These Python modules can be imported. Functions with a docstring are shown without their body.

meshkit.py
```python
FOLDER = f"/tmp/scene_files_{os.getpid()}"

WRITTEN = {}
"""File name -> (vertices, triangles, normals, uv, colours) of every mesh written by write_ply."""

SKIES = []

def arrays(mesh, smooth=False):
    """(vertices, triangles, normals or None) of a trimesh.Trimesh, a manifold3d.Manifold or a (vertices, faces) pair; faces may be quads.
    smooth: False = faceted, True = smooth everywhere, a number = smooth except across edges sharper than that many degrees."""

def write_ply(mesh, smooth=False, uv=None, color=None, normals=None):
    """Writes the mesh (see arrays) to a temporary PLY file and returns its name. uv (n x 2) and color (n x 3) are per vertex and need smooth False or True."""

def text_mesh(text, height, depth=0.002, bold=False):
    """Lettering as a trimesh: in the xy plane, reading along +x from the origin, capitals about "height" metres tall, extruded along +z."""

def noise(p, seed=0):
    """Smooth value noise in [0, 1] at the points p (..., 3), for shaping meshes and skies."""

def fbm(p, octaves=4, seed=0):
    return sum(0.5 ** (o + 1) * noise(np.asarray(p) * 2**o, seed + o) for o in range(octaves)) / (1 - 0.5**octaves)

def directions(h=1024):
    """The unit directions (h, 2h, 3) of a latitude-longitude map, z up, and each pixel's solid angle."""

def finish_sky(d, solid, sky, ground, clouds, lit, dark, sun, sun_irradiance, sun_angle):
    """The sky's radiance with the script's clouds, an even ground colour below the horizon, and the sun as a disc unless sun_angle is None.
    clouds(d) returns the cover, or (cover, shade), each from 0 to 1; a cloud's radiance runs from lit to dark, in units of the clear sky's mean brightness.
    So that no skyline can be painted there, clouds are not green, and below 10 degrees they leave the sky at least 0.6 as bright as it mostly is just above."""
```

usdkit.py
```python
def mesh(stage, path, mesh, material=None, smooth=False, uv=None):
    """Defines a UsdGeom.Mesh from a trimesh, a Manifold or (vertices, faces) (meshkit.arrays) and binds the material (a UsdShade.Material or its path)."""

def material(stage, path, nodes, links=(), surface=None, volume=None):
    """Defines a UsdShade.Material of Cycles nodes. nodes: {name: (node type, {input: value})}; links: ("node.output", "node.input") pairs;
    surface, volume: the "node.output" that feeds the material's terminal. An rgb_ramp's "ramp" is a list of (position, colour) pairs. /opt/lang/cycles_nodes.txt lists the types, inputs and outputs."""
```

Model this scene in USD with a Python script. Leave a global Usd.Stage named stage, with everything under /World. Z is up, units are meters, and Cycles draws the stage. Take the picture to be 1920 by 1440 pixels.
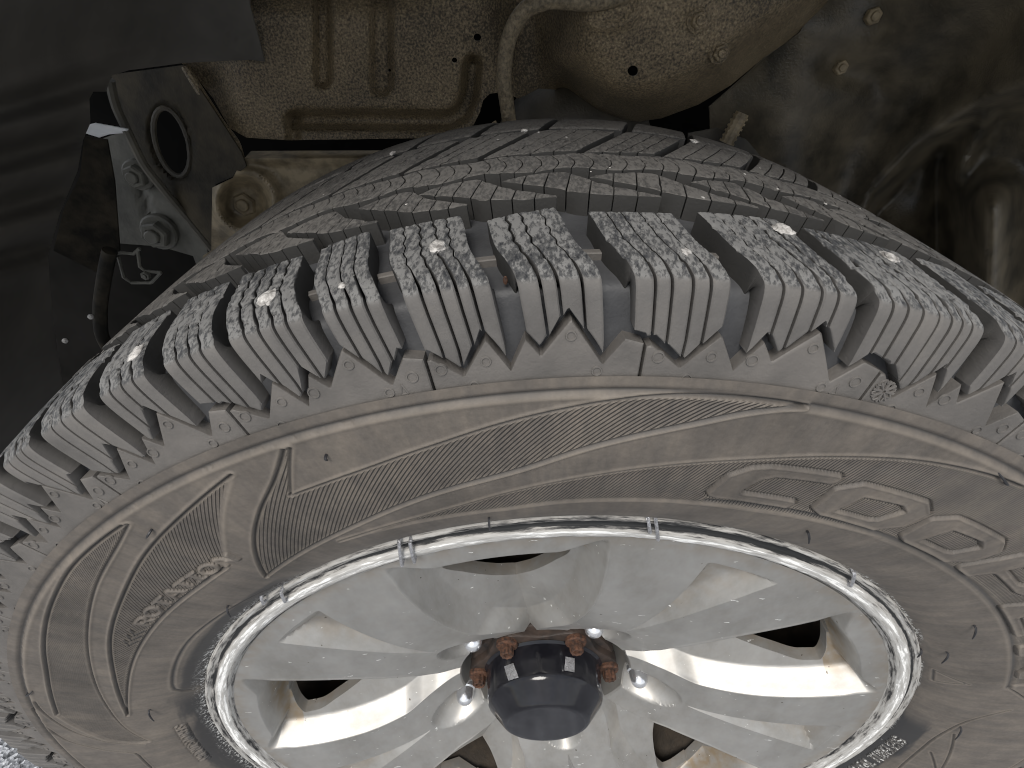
import math, random, numpy as np, trimesh, shapely, usdkit, meshkit
from shapely.geometry import Polygon, LineString, Point
from scipy.interpolate import PchipInterpolator
from scipy.spatial.transform import Rotation
from pxr import Usd, UsdGeom, UsdLux, UsdShade, Gf, Sdf, Vt
rng = np.random.default_rng(7)
stage = Usd.Stage.CreateInMemory()
UsdGeom.SetStageUpAxis(stage, UsdGeom.Tokens.z); UsdGeom.SetStageMetersPerUnit(stage, 1.0)
WORLD = UsdGeom.Xform.Define(stage, '/World')
# ------------------------------------------------------------------ camera, sky, sun, exposure
# the wheel's axle is the y axis (outside = -y), its centre the origin; the road lies at z = -0.374
EYE = np.array([-0.02617, -0.27070, 0.43993]); FPX = 977.03           # focal length in pixels of a 1920 wide frame
CAMR = Rotation.from_euler('xyz', [0.937267, 0.0214, -0.0105026]).as_matrix()
cam = UsdGeom.Camera.Define(stage, '/World/camera')
cam.CreateHorizontalApertureAttr(36.0); cam.CreateVerticalApertureAttr(27.0)
cam.CreateFocalLengthAttr(36.0 * FPX / 1920); cam.CreateClippingRangeAttr(Gf.Vec2f(0.01, 200))
M4 = np.eye(4); M4[:3, :3] = CAMR; M4[:3, 3] = EYE
cam.AddTransformOp().Set(Gf.Matrix4d(*M4.T.ravel().tolist()))
cam.CreateExposureAttr(0.42)
SUN_EL, SUN_AZ = math.radians(50), math.radians(196)                   # azimuth = atan2(x, y) of the direction to the sun
sun_dir = np.array([math.sin(SUN_AZ) * math.cos(SUN_EL), math.cos(SUN_AZ) * math.cos(SUN_EL), math.sin(SUN_EL)])
dome = UsdLux.DomeLight.Define(stage, '/World/sky')
sky = usdkit.material(stage, '/World/Looks/sky_look', {
    's': ('sky_texture', {'sky_type': 'single_scattering', 'sun_disc': False, 'sun_elevation': SUN_EL, 'sun_rotation': SUN_AZ, 'aerosol_density': 2.0}),
    'g': ('texture_coordinate', {}), 'n': ('noise_texture', {'scale': 2.2, 'detail': 6, 'roughness': .6}), 'r': ('map_range', {'from_min': .36, 'from_max': .6, 'to_min': .25, 'to_max': .95, 'clamp': True}),
    'm': ('mix_color', {'blend_type': 'mix', 'b': (6.9, 7.0, 7.1), 'use_clamp': True}),
    'b': ('background_shader', {'strength': 0.115})}, [('g.generated', 'n.vector'), ('n.fac', 'r.value'), ('r.result', 'm.fac'), ('s.color', 'm.a'), ('m.result', 'b.color')], surface='b.background')
UsdShade.MaterialBindingAPI.Apply(dome.GetPrim()).Bind(sky)
dome.GetPrim().SetCustomDataByKey('kind', 'structure')
sun = UsdLux.DistantLight.Define(stage, '/World/sun')
sun.CreateIntensityAttr(0.55); sun.CreateAngleAttr(24.0); sun.CreateNormalizeAttr(True); sun.CreateColorAttr(Gf.Vec3f(1, .955, .895))
zc = sun_dir; xc = np.cross([0, 0, 1.0], zc); xc /= np.linalg.norm(xc); yc = np.cross(zc, xc)
Ms = np.eye(4); Ms[:3, 0], Ms[:3, 1], Ms[:3, 2] = xc, yc, zc
sun.AddTransformOp().Set(Gf.Matrix4d(*Ms.T.ravel().tolist()))

# ------------------------------------------------------------------ helpers
count = {}
def numbered(parent, name):
    k = (parent, name); n = count.get(k, 0); count[k] = n + 1
    return f'{parent}/{name}' + (f'_{n:03d}' if n else '')
def tag(o, label=None, cat=None, group=None, kind=None):
    p = o.GetPrim() if hasattr(o, 'GetPrim') else o
    for k, v in (('label', label), ('category', cat), ('group', group), ('kind', kind)):
        if v: p.SetCustomDataByKey(k, v)
    return o
def thing(name, label, cat, group=None):
    x = UsdGeom.Xform.Define(stage, numbered('/World', name)); tag(x, label, cat, group); return str(x.GetPath())
def obj(name, mesh, m, parent='/World', smooth=35, label=None, uv=None, prim=None):
    path = numbered(parent, name)
    o = usdkit.mesh(stage, path, mesh, MAT[m], smooth=smooth, uv=uv)
    for k, v in (prim or {}).items():
        UsdGeom.PrimvarsAPI(o).CreatePrimvar(k, Sdf.ValueTypeNames.FloatArray, 'vertex').Set(Vt.FloatArray.FromNumpy(np.asarray(v, np.float32)))
    if label: o.GetPrim().SetCustomDataByKey('label', label)
    return path
class MB:
    def __init__(s): s.v, s.f, s.n = [], [], 0
    def add(s, v, f=None):
        if f is None: v, f = np.array(v.vertices), np.array(v.faces)
        f = np.asarray(f)
        if f.shape[1] == 4: f = np.vstack([f[:, [0, 1, 2]], f[:, [0, 2, 3]]])
        s.v.append(np.asarray(v, float)); s.f.append(f + s.n); s.n += len(v); return s
    def get(s): return np.vstack(s.v), np.vstack(s.f)
def gridf(n, m, flip=False):
    i, j = np.meshgrid(np.arange(n - 1), np.arange(m - 1), indexing='ij'); a = i * m + j
    q = np.stack([a, a + m, a + m + 1, a + 1], -1).reshape(-1, 4)
    return q[:, ::-1] if flip else q
def tube(pts, r, n=10, cap=True, smooth_n=0):
    P = np.asarray(pts, float)
    if smooth_n:
        t = np.r_[0, np.cumsum(np.linalg.norm(np.diff(P, axis=0), axis=1))]
        P = PchipInterpolator(t, P)(np.linspace(0, t[-1], smooth_n))
        if np.ndim(r): r = np.interp(np.linspace(0, t[-1], smooth_n), t, r)
    r = np.broadcast_to(r, len(P)); T = np.gradient(P, axis=0); T /= np.linalg.norm(T, axis=1, keepdims=True)
    u = np.cross(T[0], [0.31, 0.5, 0.8]); u /= np.linalg.norm(u); V = []
    for k in range(len(P)):
        u = u - T[k] * (u @ T[k]); u /= np.linalg.norm(u); w = np.cross(T[k], u)
        a = np.linspace(0, 2 * np.pi, n, endpoint=False)
        V.append(P[k] + r[k] * (np.cos(a)[:, None] * u + np.sin(a)[:, None] * w))
    V = np.vstack(V); F = []
    for k in range(len(P) - 1):
        for j in range(n):
            a, b = k * n + j, k * n + (j + 1) % n; F += [[a, b, b + n], [a, b + n, a + n]]
    if cap:
        V = np.vstack([V, P[:1], P[-1:]]); c = len(V) - 2; L = (len(P) - 1) * n
        for j in range(n): F += [[c, (j + 1) % n, j], [c + 1, L + j, L + (j + 1) % n]]
    return V, np.array(F)
def revolve(prof, n=180, a0=0, a1=360, sh=True):
    """prof: (r, y) pairs; round the y axis."""
    P = np.asarray(prof, float); A = np.radians(np.linspace(a0, a1, n + 1))
    X = P[None, :, 0] * np.cos(A)[:, None]; Z = P[None, :, 0] * np.sin(A)[:, None]; Y = np.broadcast_to(P[:, 1], X.shape)
    V = np.stack([X, Y, Z], -1).reshape(-1, 3)
    return V, gridf(n + 1, len(P))
def ray(u, v):
    return CAMR @ np.array([(u - 960) / FPX, -(v - 720) / FPX, -1.0])
def at(u, v, y):
    """the point of the world at depth y that stands at pixel (u, v) of the 1920 x 1440 photograph"""
    d = ray(u, v); return EYE + d * ((y - EYE[1]) / d[1])
def smooth(x, a, b):
    t = np.clip((x - a) / (b - a), 0, 1); return t * t * (3 - 2 * t)

# ------------------------------------------------------------------ materials
MAT = {}
def mk(name, nodes, links, surface='p.BSDF'):
    MAT[name] = usdkit.material(stage, f'/World/Looks/{name}', nodes, links, surface=surface)
def simple(name, c1, c2, scale=60, rough=.6, metallic=0., bump=.0, bscale=400, detail=5, spec=.5, lo=.35, hi=.65, bdist=.001):
    nodes = {'g': ('texture_coordinate', {}), 'n': ('noise_texture', {'scale': scale, 'detail': detail, 'roughness': .6}),
             'r': ('rgb_ramp', {'ramp': [(lo, c1), (hi, c2)]}),
             'p': ('principled_bsdf', {'roughness': rough, 'metallic': metallic, 'specular_ior_level': spec})}
    links = [('g.object', 'n.vector'), ('n.fac', 'r.fac'), ('r.color', 'p.base_color')]
    if bump:
        nodes['bn'] = ('noise_texture', {'scale': bscale, 'detail': 3, 'roughness': .6}); nodes['b'] = ('bump', {'strength': bump, 'distance': bdist})
        links += [('g.object', 'bn.vector'), ('bn.fac', 'b.height'), ('b.normal', 'p.normal')]
    mk(name, nodes, links)
# sidewall rubber: dusty brown grey, with soapy stains and painted groove shade (dark) and scuffs (pale) carried by the vertices
mk('sidewall_rubber', {
    'g': ('texture_coordinate', {}), 'n': ('noise_texture', {'scale': 26, 'detail': 6, 'roughness': .65}),
    'n2': ('noise_texture', {'scale': 420, 'detail': 3, 'roughness': .7}), 'uv': ('uvmap', {'attribute': 'st'}),
    'mp': ('mapping', {'scale': (55, 9, 1), 'rotation': (0, 0, .55)}), 'n3': ('noise_texture', {'scale': 3.0, 'detail': 4, 'roughness': .6}),
    'r': ('rgb_ramp', {'ramp': [(.3, (.076, .067, .058)), (.5, (.112, .098, .085)), (.7, (.150, .130, .109))]}),
    'r3': ('rgb_ramp', {'ramp': [(.38, (.86, .87, .88)), (.62, (1.06, 1.05, 1.03))]}),
    'r2': ('rgb_ramp', {'ramp': [(.3, (.88, .88, .88)), (.7, (1.1, 1.1, 1.1))]}),
    'm': ('mix_color', {'blend_type': 'multiply', 'fac': 1.0}), 'm3': ('mix_color', {'blend_type': 'multiply', 'fac': 1.0}),
    'a': ('attribute', {'attribute': 'soap_shade'}), 'a2': ('attribute', {'attribute': 'scuff'}), 'a3': ('attribute', {'attribute': 'edge'}),
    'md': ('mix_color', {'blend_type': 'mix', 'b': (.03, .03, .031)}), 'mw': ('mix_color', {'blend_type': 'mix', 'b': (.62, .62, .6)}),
    'me': ('mix_color', {'blend_type': 'mix', 'b': (.25, .215, .175)}),
    'wn': ('noise_texture', {'scale': 520, 'detail': 4, 'roughness': .75}), 'wr': ('map_range', {'from_min': .52, 'from_max': .6, 'clamp': True}), 'wm': ('math', {'math_type': 'multiply'}),
    'b': ('bump', {'strength': .25, 'distance': .0004}),
    'ph': ('attribute', {'attribute': 'phase'}), 'se': ('attribute', {'attribute': 'serr'}), 'pm': ('math', {'math_type': 'multiply', 'value2': 6.283185}), 'ps': ('math', {'math_type': 'sine'}), 'pp': ('math', {'math_type': 'multiply'}), 'b2': ('bump', {'strength': 1.0, 'distance': .00042}),
    'p': ('principled_bsdf', {'roughness': .62, 'specular_ior_level': .42})},
   [('g.object', 'n.vector'), ('g.object', 'n2.vector'), ('uv.UV', 'mp.vector'), ('mp.vector', 'n3.vector'), ('n.fac', 'r.fac'), ('n2.fac', 'r2.fac'), ('n3.fac', 'r3.fac'),
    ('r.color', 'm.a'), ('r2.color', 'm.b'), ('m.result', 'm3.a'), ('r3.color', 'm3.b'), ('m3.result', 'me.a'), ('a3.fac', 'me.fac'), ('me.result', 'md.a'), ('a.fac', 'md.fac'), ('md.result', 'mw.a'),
    ('g.object', 'wn.vector'), ('wn.fac', 'wr.value'), ('wr.result', 'wm.value1'), ('a2.fac', 'wm.value2'), ('wm.value', 'mw.fac'), ('mw.result', 'p.base_color'),
    ('n2.fac', 'b.height'), ('b.normal', 'b2.normal'), ('ph.fac', 'pm.value1'), ('pm.value', 'ps.value1'), ('ps.value', 'pp.value1'), ('se.fac', 'pp.value2'), ('pp.value', 'b2.height'), ('b2.normal', 'p.normal')])
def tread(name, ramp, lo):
    """rubber of the tread: scuffed on top (where the face looks away from the axle), dusty outside, groove walls darkened to paint their shade"""
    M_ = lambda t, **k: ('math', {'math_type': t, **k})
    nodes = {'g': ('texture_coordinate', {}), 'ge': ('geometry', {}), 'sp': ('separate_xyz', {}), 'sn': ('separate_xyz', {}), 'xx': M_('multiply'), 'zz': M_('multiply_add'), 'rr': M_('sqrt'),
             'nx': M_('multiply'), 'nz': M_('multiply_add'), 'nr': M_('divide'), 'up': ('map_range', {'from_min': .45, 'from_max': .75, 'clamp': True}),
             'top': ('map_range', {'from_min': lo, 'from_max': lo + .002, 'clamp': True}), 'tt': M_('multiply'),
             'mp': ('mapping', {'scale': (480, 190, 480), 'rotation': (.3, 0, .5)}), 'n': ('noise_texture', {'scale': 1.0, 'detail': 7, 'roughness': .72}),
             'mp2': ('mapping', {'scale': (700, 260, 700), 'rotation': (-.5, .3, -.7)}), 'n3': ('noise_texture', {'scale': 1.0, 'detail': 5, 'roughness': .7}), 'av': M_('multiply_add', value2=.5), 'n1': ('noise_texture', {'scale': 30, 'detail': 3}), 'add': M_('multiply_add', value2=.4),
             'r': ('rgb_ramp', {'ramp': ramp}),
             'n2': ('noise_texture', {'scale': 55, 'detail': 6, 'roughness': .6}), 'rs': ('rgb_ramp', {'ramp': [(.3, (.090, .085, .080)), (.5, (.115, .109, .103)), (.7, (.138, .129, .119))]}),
             'oy': ('map_range', {'from_min': -.1215, 'from_max': -.1280, 'clamp': True}), 'rd': ('mix_color', {'blend_type': 'mix', 'a': (.034, .033, .031)}), 'm': ('mix_color', {'blend_type': 'mix'}),  # walls between blocks mixed near-black, painting the shade of the gaps
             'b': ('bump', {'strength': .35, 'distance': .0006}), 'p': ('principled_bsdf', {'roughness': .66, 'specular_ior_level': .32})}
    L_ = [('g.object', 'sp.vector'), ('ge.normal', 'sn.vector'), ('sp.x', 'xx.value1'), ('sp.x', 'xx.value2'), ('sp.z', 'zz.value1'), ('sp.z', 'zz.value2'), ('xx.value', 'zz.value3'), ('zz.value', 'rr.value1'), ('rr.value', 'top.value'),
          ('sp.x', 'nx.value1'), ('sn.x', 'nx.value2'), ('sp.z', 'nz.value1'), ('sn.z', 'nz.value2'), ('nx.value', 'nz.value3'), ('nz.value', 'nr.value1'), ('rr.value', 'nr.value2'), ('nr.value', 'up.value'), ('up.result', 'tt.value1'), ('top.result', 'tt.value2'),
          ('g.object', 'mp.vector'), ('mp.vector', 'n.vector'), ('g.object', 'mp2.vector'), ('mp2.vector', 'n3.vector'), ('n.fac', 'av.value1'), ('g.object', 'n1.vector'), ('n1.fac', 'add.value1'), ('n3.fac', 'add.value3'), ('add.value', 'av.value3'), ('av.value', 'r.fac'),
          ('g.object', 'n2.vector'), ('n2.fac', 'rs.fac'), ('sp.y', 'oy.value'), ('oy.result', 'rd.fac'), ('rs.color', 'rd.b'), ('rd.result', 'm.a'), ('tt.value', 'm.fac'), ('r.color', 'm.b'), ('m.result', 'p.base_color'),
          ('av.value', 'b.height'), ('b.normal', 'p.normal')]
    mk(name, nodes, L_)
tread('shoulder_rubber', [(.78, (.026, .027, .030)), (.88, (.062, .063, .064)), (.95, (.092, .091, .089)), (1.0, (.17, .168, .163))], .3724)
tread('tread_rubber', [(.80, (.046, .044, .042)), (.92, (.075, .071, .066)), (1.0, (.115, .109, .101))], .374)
simple('plate_rubber', (.092, .086, .080), (.132, .122, .112), 45, .62, bump=.25, bscale=600, spec=.4)
simple('shaded_groove_rubber', (.035, .036, .039), (.062, .063, .066), 40, .55, bump=.2, bscale=600, spec=.4)  # darker than the other rubber: shade of the grooves put into the colour
simple('pebble', (.16, .15, .14), (.62, .60, .57), 420, .6, bump=.6, bscale=700)
simple('hair_rubber', (.012, .012, .014), (.03, .03, .033), 100, .5)
# wheel paint: silver, with brake dust in the recesses carried by the vertices
mk('silver_paint', {
    'g': ('texture_coordinate', {}), 'mpf': ('mapping', {'scale': (26, 40, 14), 'rotation': (0, .5, 0)}), 'n': ('noise_texture', {'scale': 1.0, 'detail': 8, 'roughness': .7}), 'r': ('rgb_ramp', {'ramp': [(.32, (.245, .240, .225)), (.5, (.315, .311, .298)), (.68, (.375, .371, .358))]}),
    'a': ('attribute', {'attribute': 'dust'}), 'dn': ('noise_texture', {'scale': 120, 'detail': 5}), 'dm': ('map_range', {'from_min': .25, 'from_max': .6, 'clamp': True}), 'dd': ('math', {'math_type': 'multiply'}),
    'm': ('mix_color', {'blend_type': 'mix', 'b': (.25, .19, .12)}),
    'smp': ('mapping', {'scale': (95, 260, 330)}), 'sn': ('noise_texture', {'scale': 1.0, 'detail': 3, 'roughness': .5}), 'sr': ('map_range', {'from_min': .72, 'from_max': .735, 'clamp': True}), 'ms': ('mix_color', {'blend_type': 'mix', 'b': (.8, .8, .77)}),
    'kn': ('noise_texture', {'scale': 210, 'detail': 2}), 'kr': ('map_range', {'from_min': .755, 'from_max': .77, 'clamp': True}), 'mk': ('mix_color', {'blend_type': 'mix', 'b': (.10, .085, .07)}),
    'fl': ('noise_texture', {'scale': 2500, 'detail': 1}), 'b': ('bump', {'strength': .06, 'distance': .0002}),
    'p': ('principled_bsdf', {'metallic': .5, 'roughness': .40})},
   [('g.object', 'mpf.vector'), ('mpf.vector', 'n.vector'), ('n.fac', 'r.fac'), ('g.object', 'dn.vector'), ('dn.fac', 'dm.value'), ('dm.result', 'dd.value1'), ('a.fac', 'dd.value2'), ('r.color', 'm.a'), ('dd.value', 'm.fac'),
    ('g.object', 'smp.vector'), ('smp.vector', 'sn.vector'), ('sn.fac', 'sr.value'), ('m.result', 'ms.a'), ('sr.result', 'ms.fac'), ('g.object', 'kn.vector'), ('kn.fac', 'kr.value'), ('ms.result', 'mk.a'), ('kr.result', 'mk.fac'), ('mk.result', 'p.base_color'),
    ('g.object', 'fl.vector'), ('fl.fac', 'b.height'), ('b.normal', 'p.normal')])
# kerb-rashed rim flange: streaks along the circumference (st = arc length, radius)
mk('scuffed_rim', {
    'uv': ('uvmap', {'attribute': 'st'}), 'mp': ('mapping', {'scale': (45, 430, 1)}), 'n': ('noise_texture', {'scale': 1.0, 'detail': 6, 'roughness': .68}),
    'mp2': ('mapping', {'scale': (5, 300, 1)}), 'n2': ('noise_texture', {'scale': 1.0, 'detail': 4, 'roughness': .6}),
    'r': ('rgb_ramp', {'ramp': [(.28, (.02, .021, .022)), (.36, (.14, .135, .13)), (.43, (.33, .32, .30)), (.56, (.42, .415, .40)), (.61, (.50, .495, .48)), (.65, (.80, .80, .78))]}),
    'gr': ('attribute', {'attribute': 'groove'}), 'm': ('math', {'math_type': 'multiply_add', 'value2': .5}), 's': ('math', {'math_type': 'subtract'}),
    'ad': ('math', {'math_type': 'multiply_add', 'value2': .45}), 'o': ('math', {'math_type': 'add', 'value2': -.2}),
    'b': ('bump', {'strength': .4, 'distance': .0004}), 'p': ('principled_bsdf', {'metallic': .0, 'roughness': .72, 'specular_ior_level': .3})},
   [('uv.UV', 'mp.vector'), ('mp.vector', 'n.vector'), ('uv.UV', 'mp2.vector'), ('mp2.vector', 'n2.vector'), ('n2.fac', 'ad.value1'), ('n.fac', 'ad.value3'), ('ad.value', 'o.value1'),
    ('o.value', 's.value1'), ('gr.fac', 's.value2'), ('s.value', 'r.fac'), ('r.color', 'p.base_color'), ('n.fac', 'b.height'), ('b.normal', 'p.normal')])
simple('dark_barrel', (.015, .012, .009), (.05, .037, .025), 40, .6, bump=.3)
simple('chrome', (.75, .76, .78), (.85, .85, .86), 80, .2, metallic=.9)
simple('rust', (.022, .012, .008), (.105, .046, .024), 350, .8, bump=.8, bscale=800)
simple('hub_iron', (.012, .010, .009), (.050, .034, .026), 70, .6, bump=.4, bscale=300)
simple('black_cap', (.006, .006, .008), (.014, .014, .017), 60, .10, bump=.03, bscale=900, spec=.4)
simple('foil', (.35, .35, .36), (.6, .6, .62), 500, .35, metallic=.8, bump=.8, bscale=900)
simple('dusty_caliper', (.26, .19, .12), (.52, .46, .38), 55, .8, bump=.4, bscale=250, lo=.3, hi=.6)
simple('disc_iron', (.02, .018, .016), (.07, .055, .042), 60, .6, bump=.3)
mk('underseal', {'g': ('texture_coordinate', {}), 'n': ('noise_texture', {'scale': 620, 'detail': 4, 'roughness': .6}), 'l': ('noise_texture', {'scale': 11, 'detail': 4, 'roughness': .6}), 'lm': ('map_range', {'from_min': .36, 'from_max': .64, 'clamp': True}),
    'ad': ('math', {'math_type': 'multiply_add', 'value2': .16}), 'r': ('rgb_ramp', {'ramp': [(.44, (.038, .029, .017)), (.56, (.125, .095, .055)), (.68, (.21, .16, .095)), (.82, (.34, .27, .165))]}),
    'bn': ('noise_texture', {'scale': 760, 'detail': 3, 'roughness': .6}), 'b': ('bump', {'strength': 1., 'distance': .0014}), 'p': ('principled_bsdf', {'roughness': .34, 'specular_ior_level': .5})},
   [('g.object', 'n.vector'), ('g.object', 'l.vector'), ('l.fac', 'lm.value'), ('lm.result', 'ad.value1'), ('n.fac', 'ad.value3'), ('ad.value', 'r.fac'), ('r.color', 'p.base_color'), ('g.object', 'bn.vector'), ('bn.fac', 'b.height'), ('b.normal', 'p.normal')])
simple('underseal_smooth', (.022, .019, .013), (.06, .05, .035), 30, .55, bump=.5, bscale=380, bdist=.001)
simple('dark_iron', (.010, .009, .007), (.045, .037, .025), 30, .75, bump=.4, bscale=380, lo=.4, hi=.65, spec=.15)
simple('gusset_iron', (.016, .014, .010), (.058, .047, .030), 24, .7, bump=.5, bscale=420, lo=.42, hi=.66, spec=.2)
simple('gusset_steel', (.04, .036, .028), (.085, .075, .056), 40, .6, bump=.3)
simple('dusty_hose', (.07, .055, .033), (.22, .175, .11), 420, .55, bump=.9, bscale=620, bdist=.0012)
simple('film', (.8, .82, .84), (.9, .91, .92), 60, .4)  # near-white, stands in for bright daylight in the gap
simple('dirty_steel', (.11, .086, .052), (.30, .24, .15), 70, .5, bump=.4, bscale=250)
simple('grey_bracket', (.075, .072, .06), (.13, .125, .105), 50, .5, bump=.3, bscale=300)
simple('liner_plastic', (.065, .060, .053), (.105, .096, .083), 14, .6, bump=.1, bscale=900, spec=.3)
simple('liner_dusty', (.034, .029, .020), (.125, .103, .068), 26, .42, bump=.5, bscale=480, lo=.38, hi=.66)
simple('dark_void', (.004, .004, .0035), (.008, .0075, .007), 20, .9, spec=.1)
simple('body_paint', (.42, .42, .41), (.46, .46, .45), 20, .3, metallic=.4)
mk('asphalt', {'g': ('texture_coordinate', {}), 'v': ('voronoi_texture', {'scale': 190}), 'n': ('noise_texture', {'scale': 300, 'detail': 5, 'roughness': .7}),
    'r': ('rgb_ramp', {'ramp': [(.0, (.10, .105, .115)), (.5, (.24, .25, .27)), (1., (.55, .57, .60))]}), 'rr': ('rgb_ramp', {'ramp': [(.35, (.45, .45, .45)), (.65, (1.2, 1.2, 1.2))]}),
    'sc': ('separate_xyz', {}), 'm': ('mix_color', {'blend_type': 'multiply', 'fac': 1.}), 'b': ('bump', {'strength': 1., 'distance': .004}), 'p': ('principled_bsdf', {'roughness': .85})},
   [('g.object', 'v.vector'), ('g.object', 'n.vector'), ('v.color', 'sc.vector'), ('sc.x', 'r.fac'), ('n.fac', 'rr.fac'), ('r.color', 'm.a'), ('rr.color', 'm.b'), ('m.result', 'p.base_color'), ('v.distance', 'b.height'), ('b.normal', 'p.normal')])

# ------------------------------------------------------------------ the setting
n = 40; gx = np.r_[-60, -20, -6, np.linspace(-2, 2, n), 6, 20, 60]
X, Y = np.meshgrid(gx, gx, indexing='ij')
Z = -.374 + .003 * (meshkit.fbm(np.stack([X * 9, Y * 9, 0 * X], -1), 3, 5) - .5)
obj('ground', (np.stack([X, Y, Z], -1).reshape(-1, 3), gridf(len(gx), len(gx))), 'asphalt', smooth=True)
stage.GetPrimAtPath('/World/ground').SetCustomDataByKey('kind', 'structure')

# ------------------------------------------------------------------ tyre surface coordinates
PK = np.array([(.2400, -.1035), (.2470, -.1120), (.2570, -.1195), (.2700, -.1250), (.2900, -.1295), (.3100, -.1318), (.3300, -.1325), (.3400, -.1320), (.3520, -.1313), (.3640, -.1306), (.3710, -.1298), (.3742, -.1284), (.3757, -.1265),
               (.3782, -.1150), (.3805, -.0900), (.3822, -.0600), (.3830, 0), (.3822, .06), (.3795, .095), (.3750, .112), (.3640, .122), (.33, .128), (.28, .125), (.245, .108)])
SK = np.r_[0, np.cumsum(np.hypot(*np.diff(PK, axis=0).T))]; SMAX = SK[-1]
SS = np.linspace(0, SMAX, 3000); RR = PchipInterpolator(SK, PK[:, 0])(SS); YY = PchipInterpolator(SK, PK[:, 1])(SS)
def gsm(a, w=9):
    k = np.exp(-.5 * (np.arange(-3 * w, 3 * w + 1) / w) ** 2); k /= k.sum()
    return np.convolve(np.r_[np.full(3 * w, a[0]), a, np.full(3 * w, a[-1])], k, 'valid')
tr, ty = gsm(np.gradient(RR), 12), gsm(np.gradient(YY), 12); ll = np.hypot(tr, ty); NR, NY = ty / ll, -tr / ll
RR, YY = gsm(RR, 5), gsm(YY, 5)
def W(th, S, H):
    """tyre coordinates (degrees round the axle, metres across from the bead, height) to a point"""
    th = np.radians(th); r = np.interp(S, SS, RR) + H * np.interp(S, SS, NR); y = np.interp(S, SS, YY) + H * np.interp(S, SS, NY)
    return np.stack([r * np.cos(th), y, r * np.sin(th)], -1)
DEG = math.radians(1) * .378                                           # metres per degree at the tread
def hbase(S):
    return np.interp(S, [0, .1025, .1045, .106, .112, .125, .135, .146, .16, .385, .40, .42], [0, 0, -.0024, -.0050, -.0064, -.0072, -.0080, -.0088, -.009, -.009, -.002, 0])
def pillow(fmap, na, nb, htop, hb, c, wa, wb):
    """A raised pad with rounded rim. fmap(a, b) -> (theta, s); wa, wb: its width in metres along a and b."""
    ca, cb = min(.3, c / wa), min(.3, c / wb)
    A = np.r_[0, 0, ca, np.linspace(ca, 1 - ca, na + 1)[1:-1], 1 - ca, 1, 1]; B = np.r_[0, 0, cb, np.linspace(cb, 1 - cb, nb + 1)[1:-1], 1 - cb, 1, 1]
    la = np.r_[2, 1, np.zeros(len(A) - 4), 1, 2]; lb = np.r_[2, 1, np.zeros(len(B) - 4), 1, 2]
    L = np.maximum(la[:, None], lb[None]); a, b = np.meshgrid(A, B, indexing='ij')
    th, s = fmap(a, b); t = htop(th, s)
    h = np.where(L == 0, t, np.where(L == 1, t - c * .8, hb(s)))
    return W(th, s, h).reshape(-1, 3), gridf(len(A), len(B))

wheel = thing('wheel', 'dusty studded winter tyre on a scuffed silver five-spoke alloy wheel', 'wheel')

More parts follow.
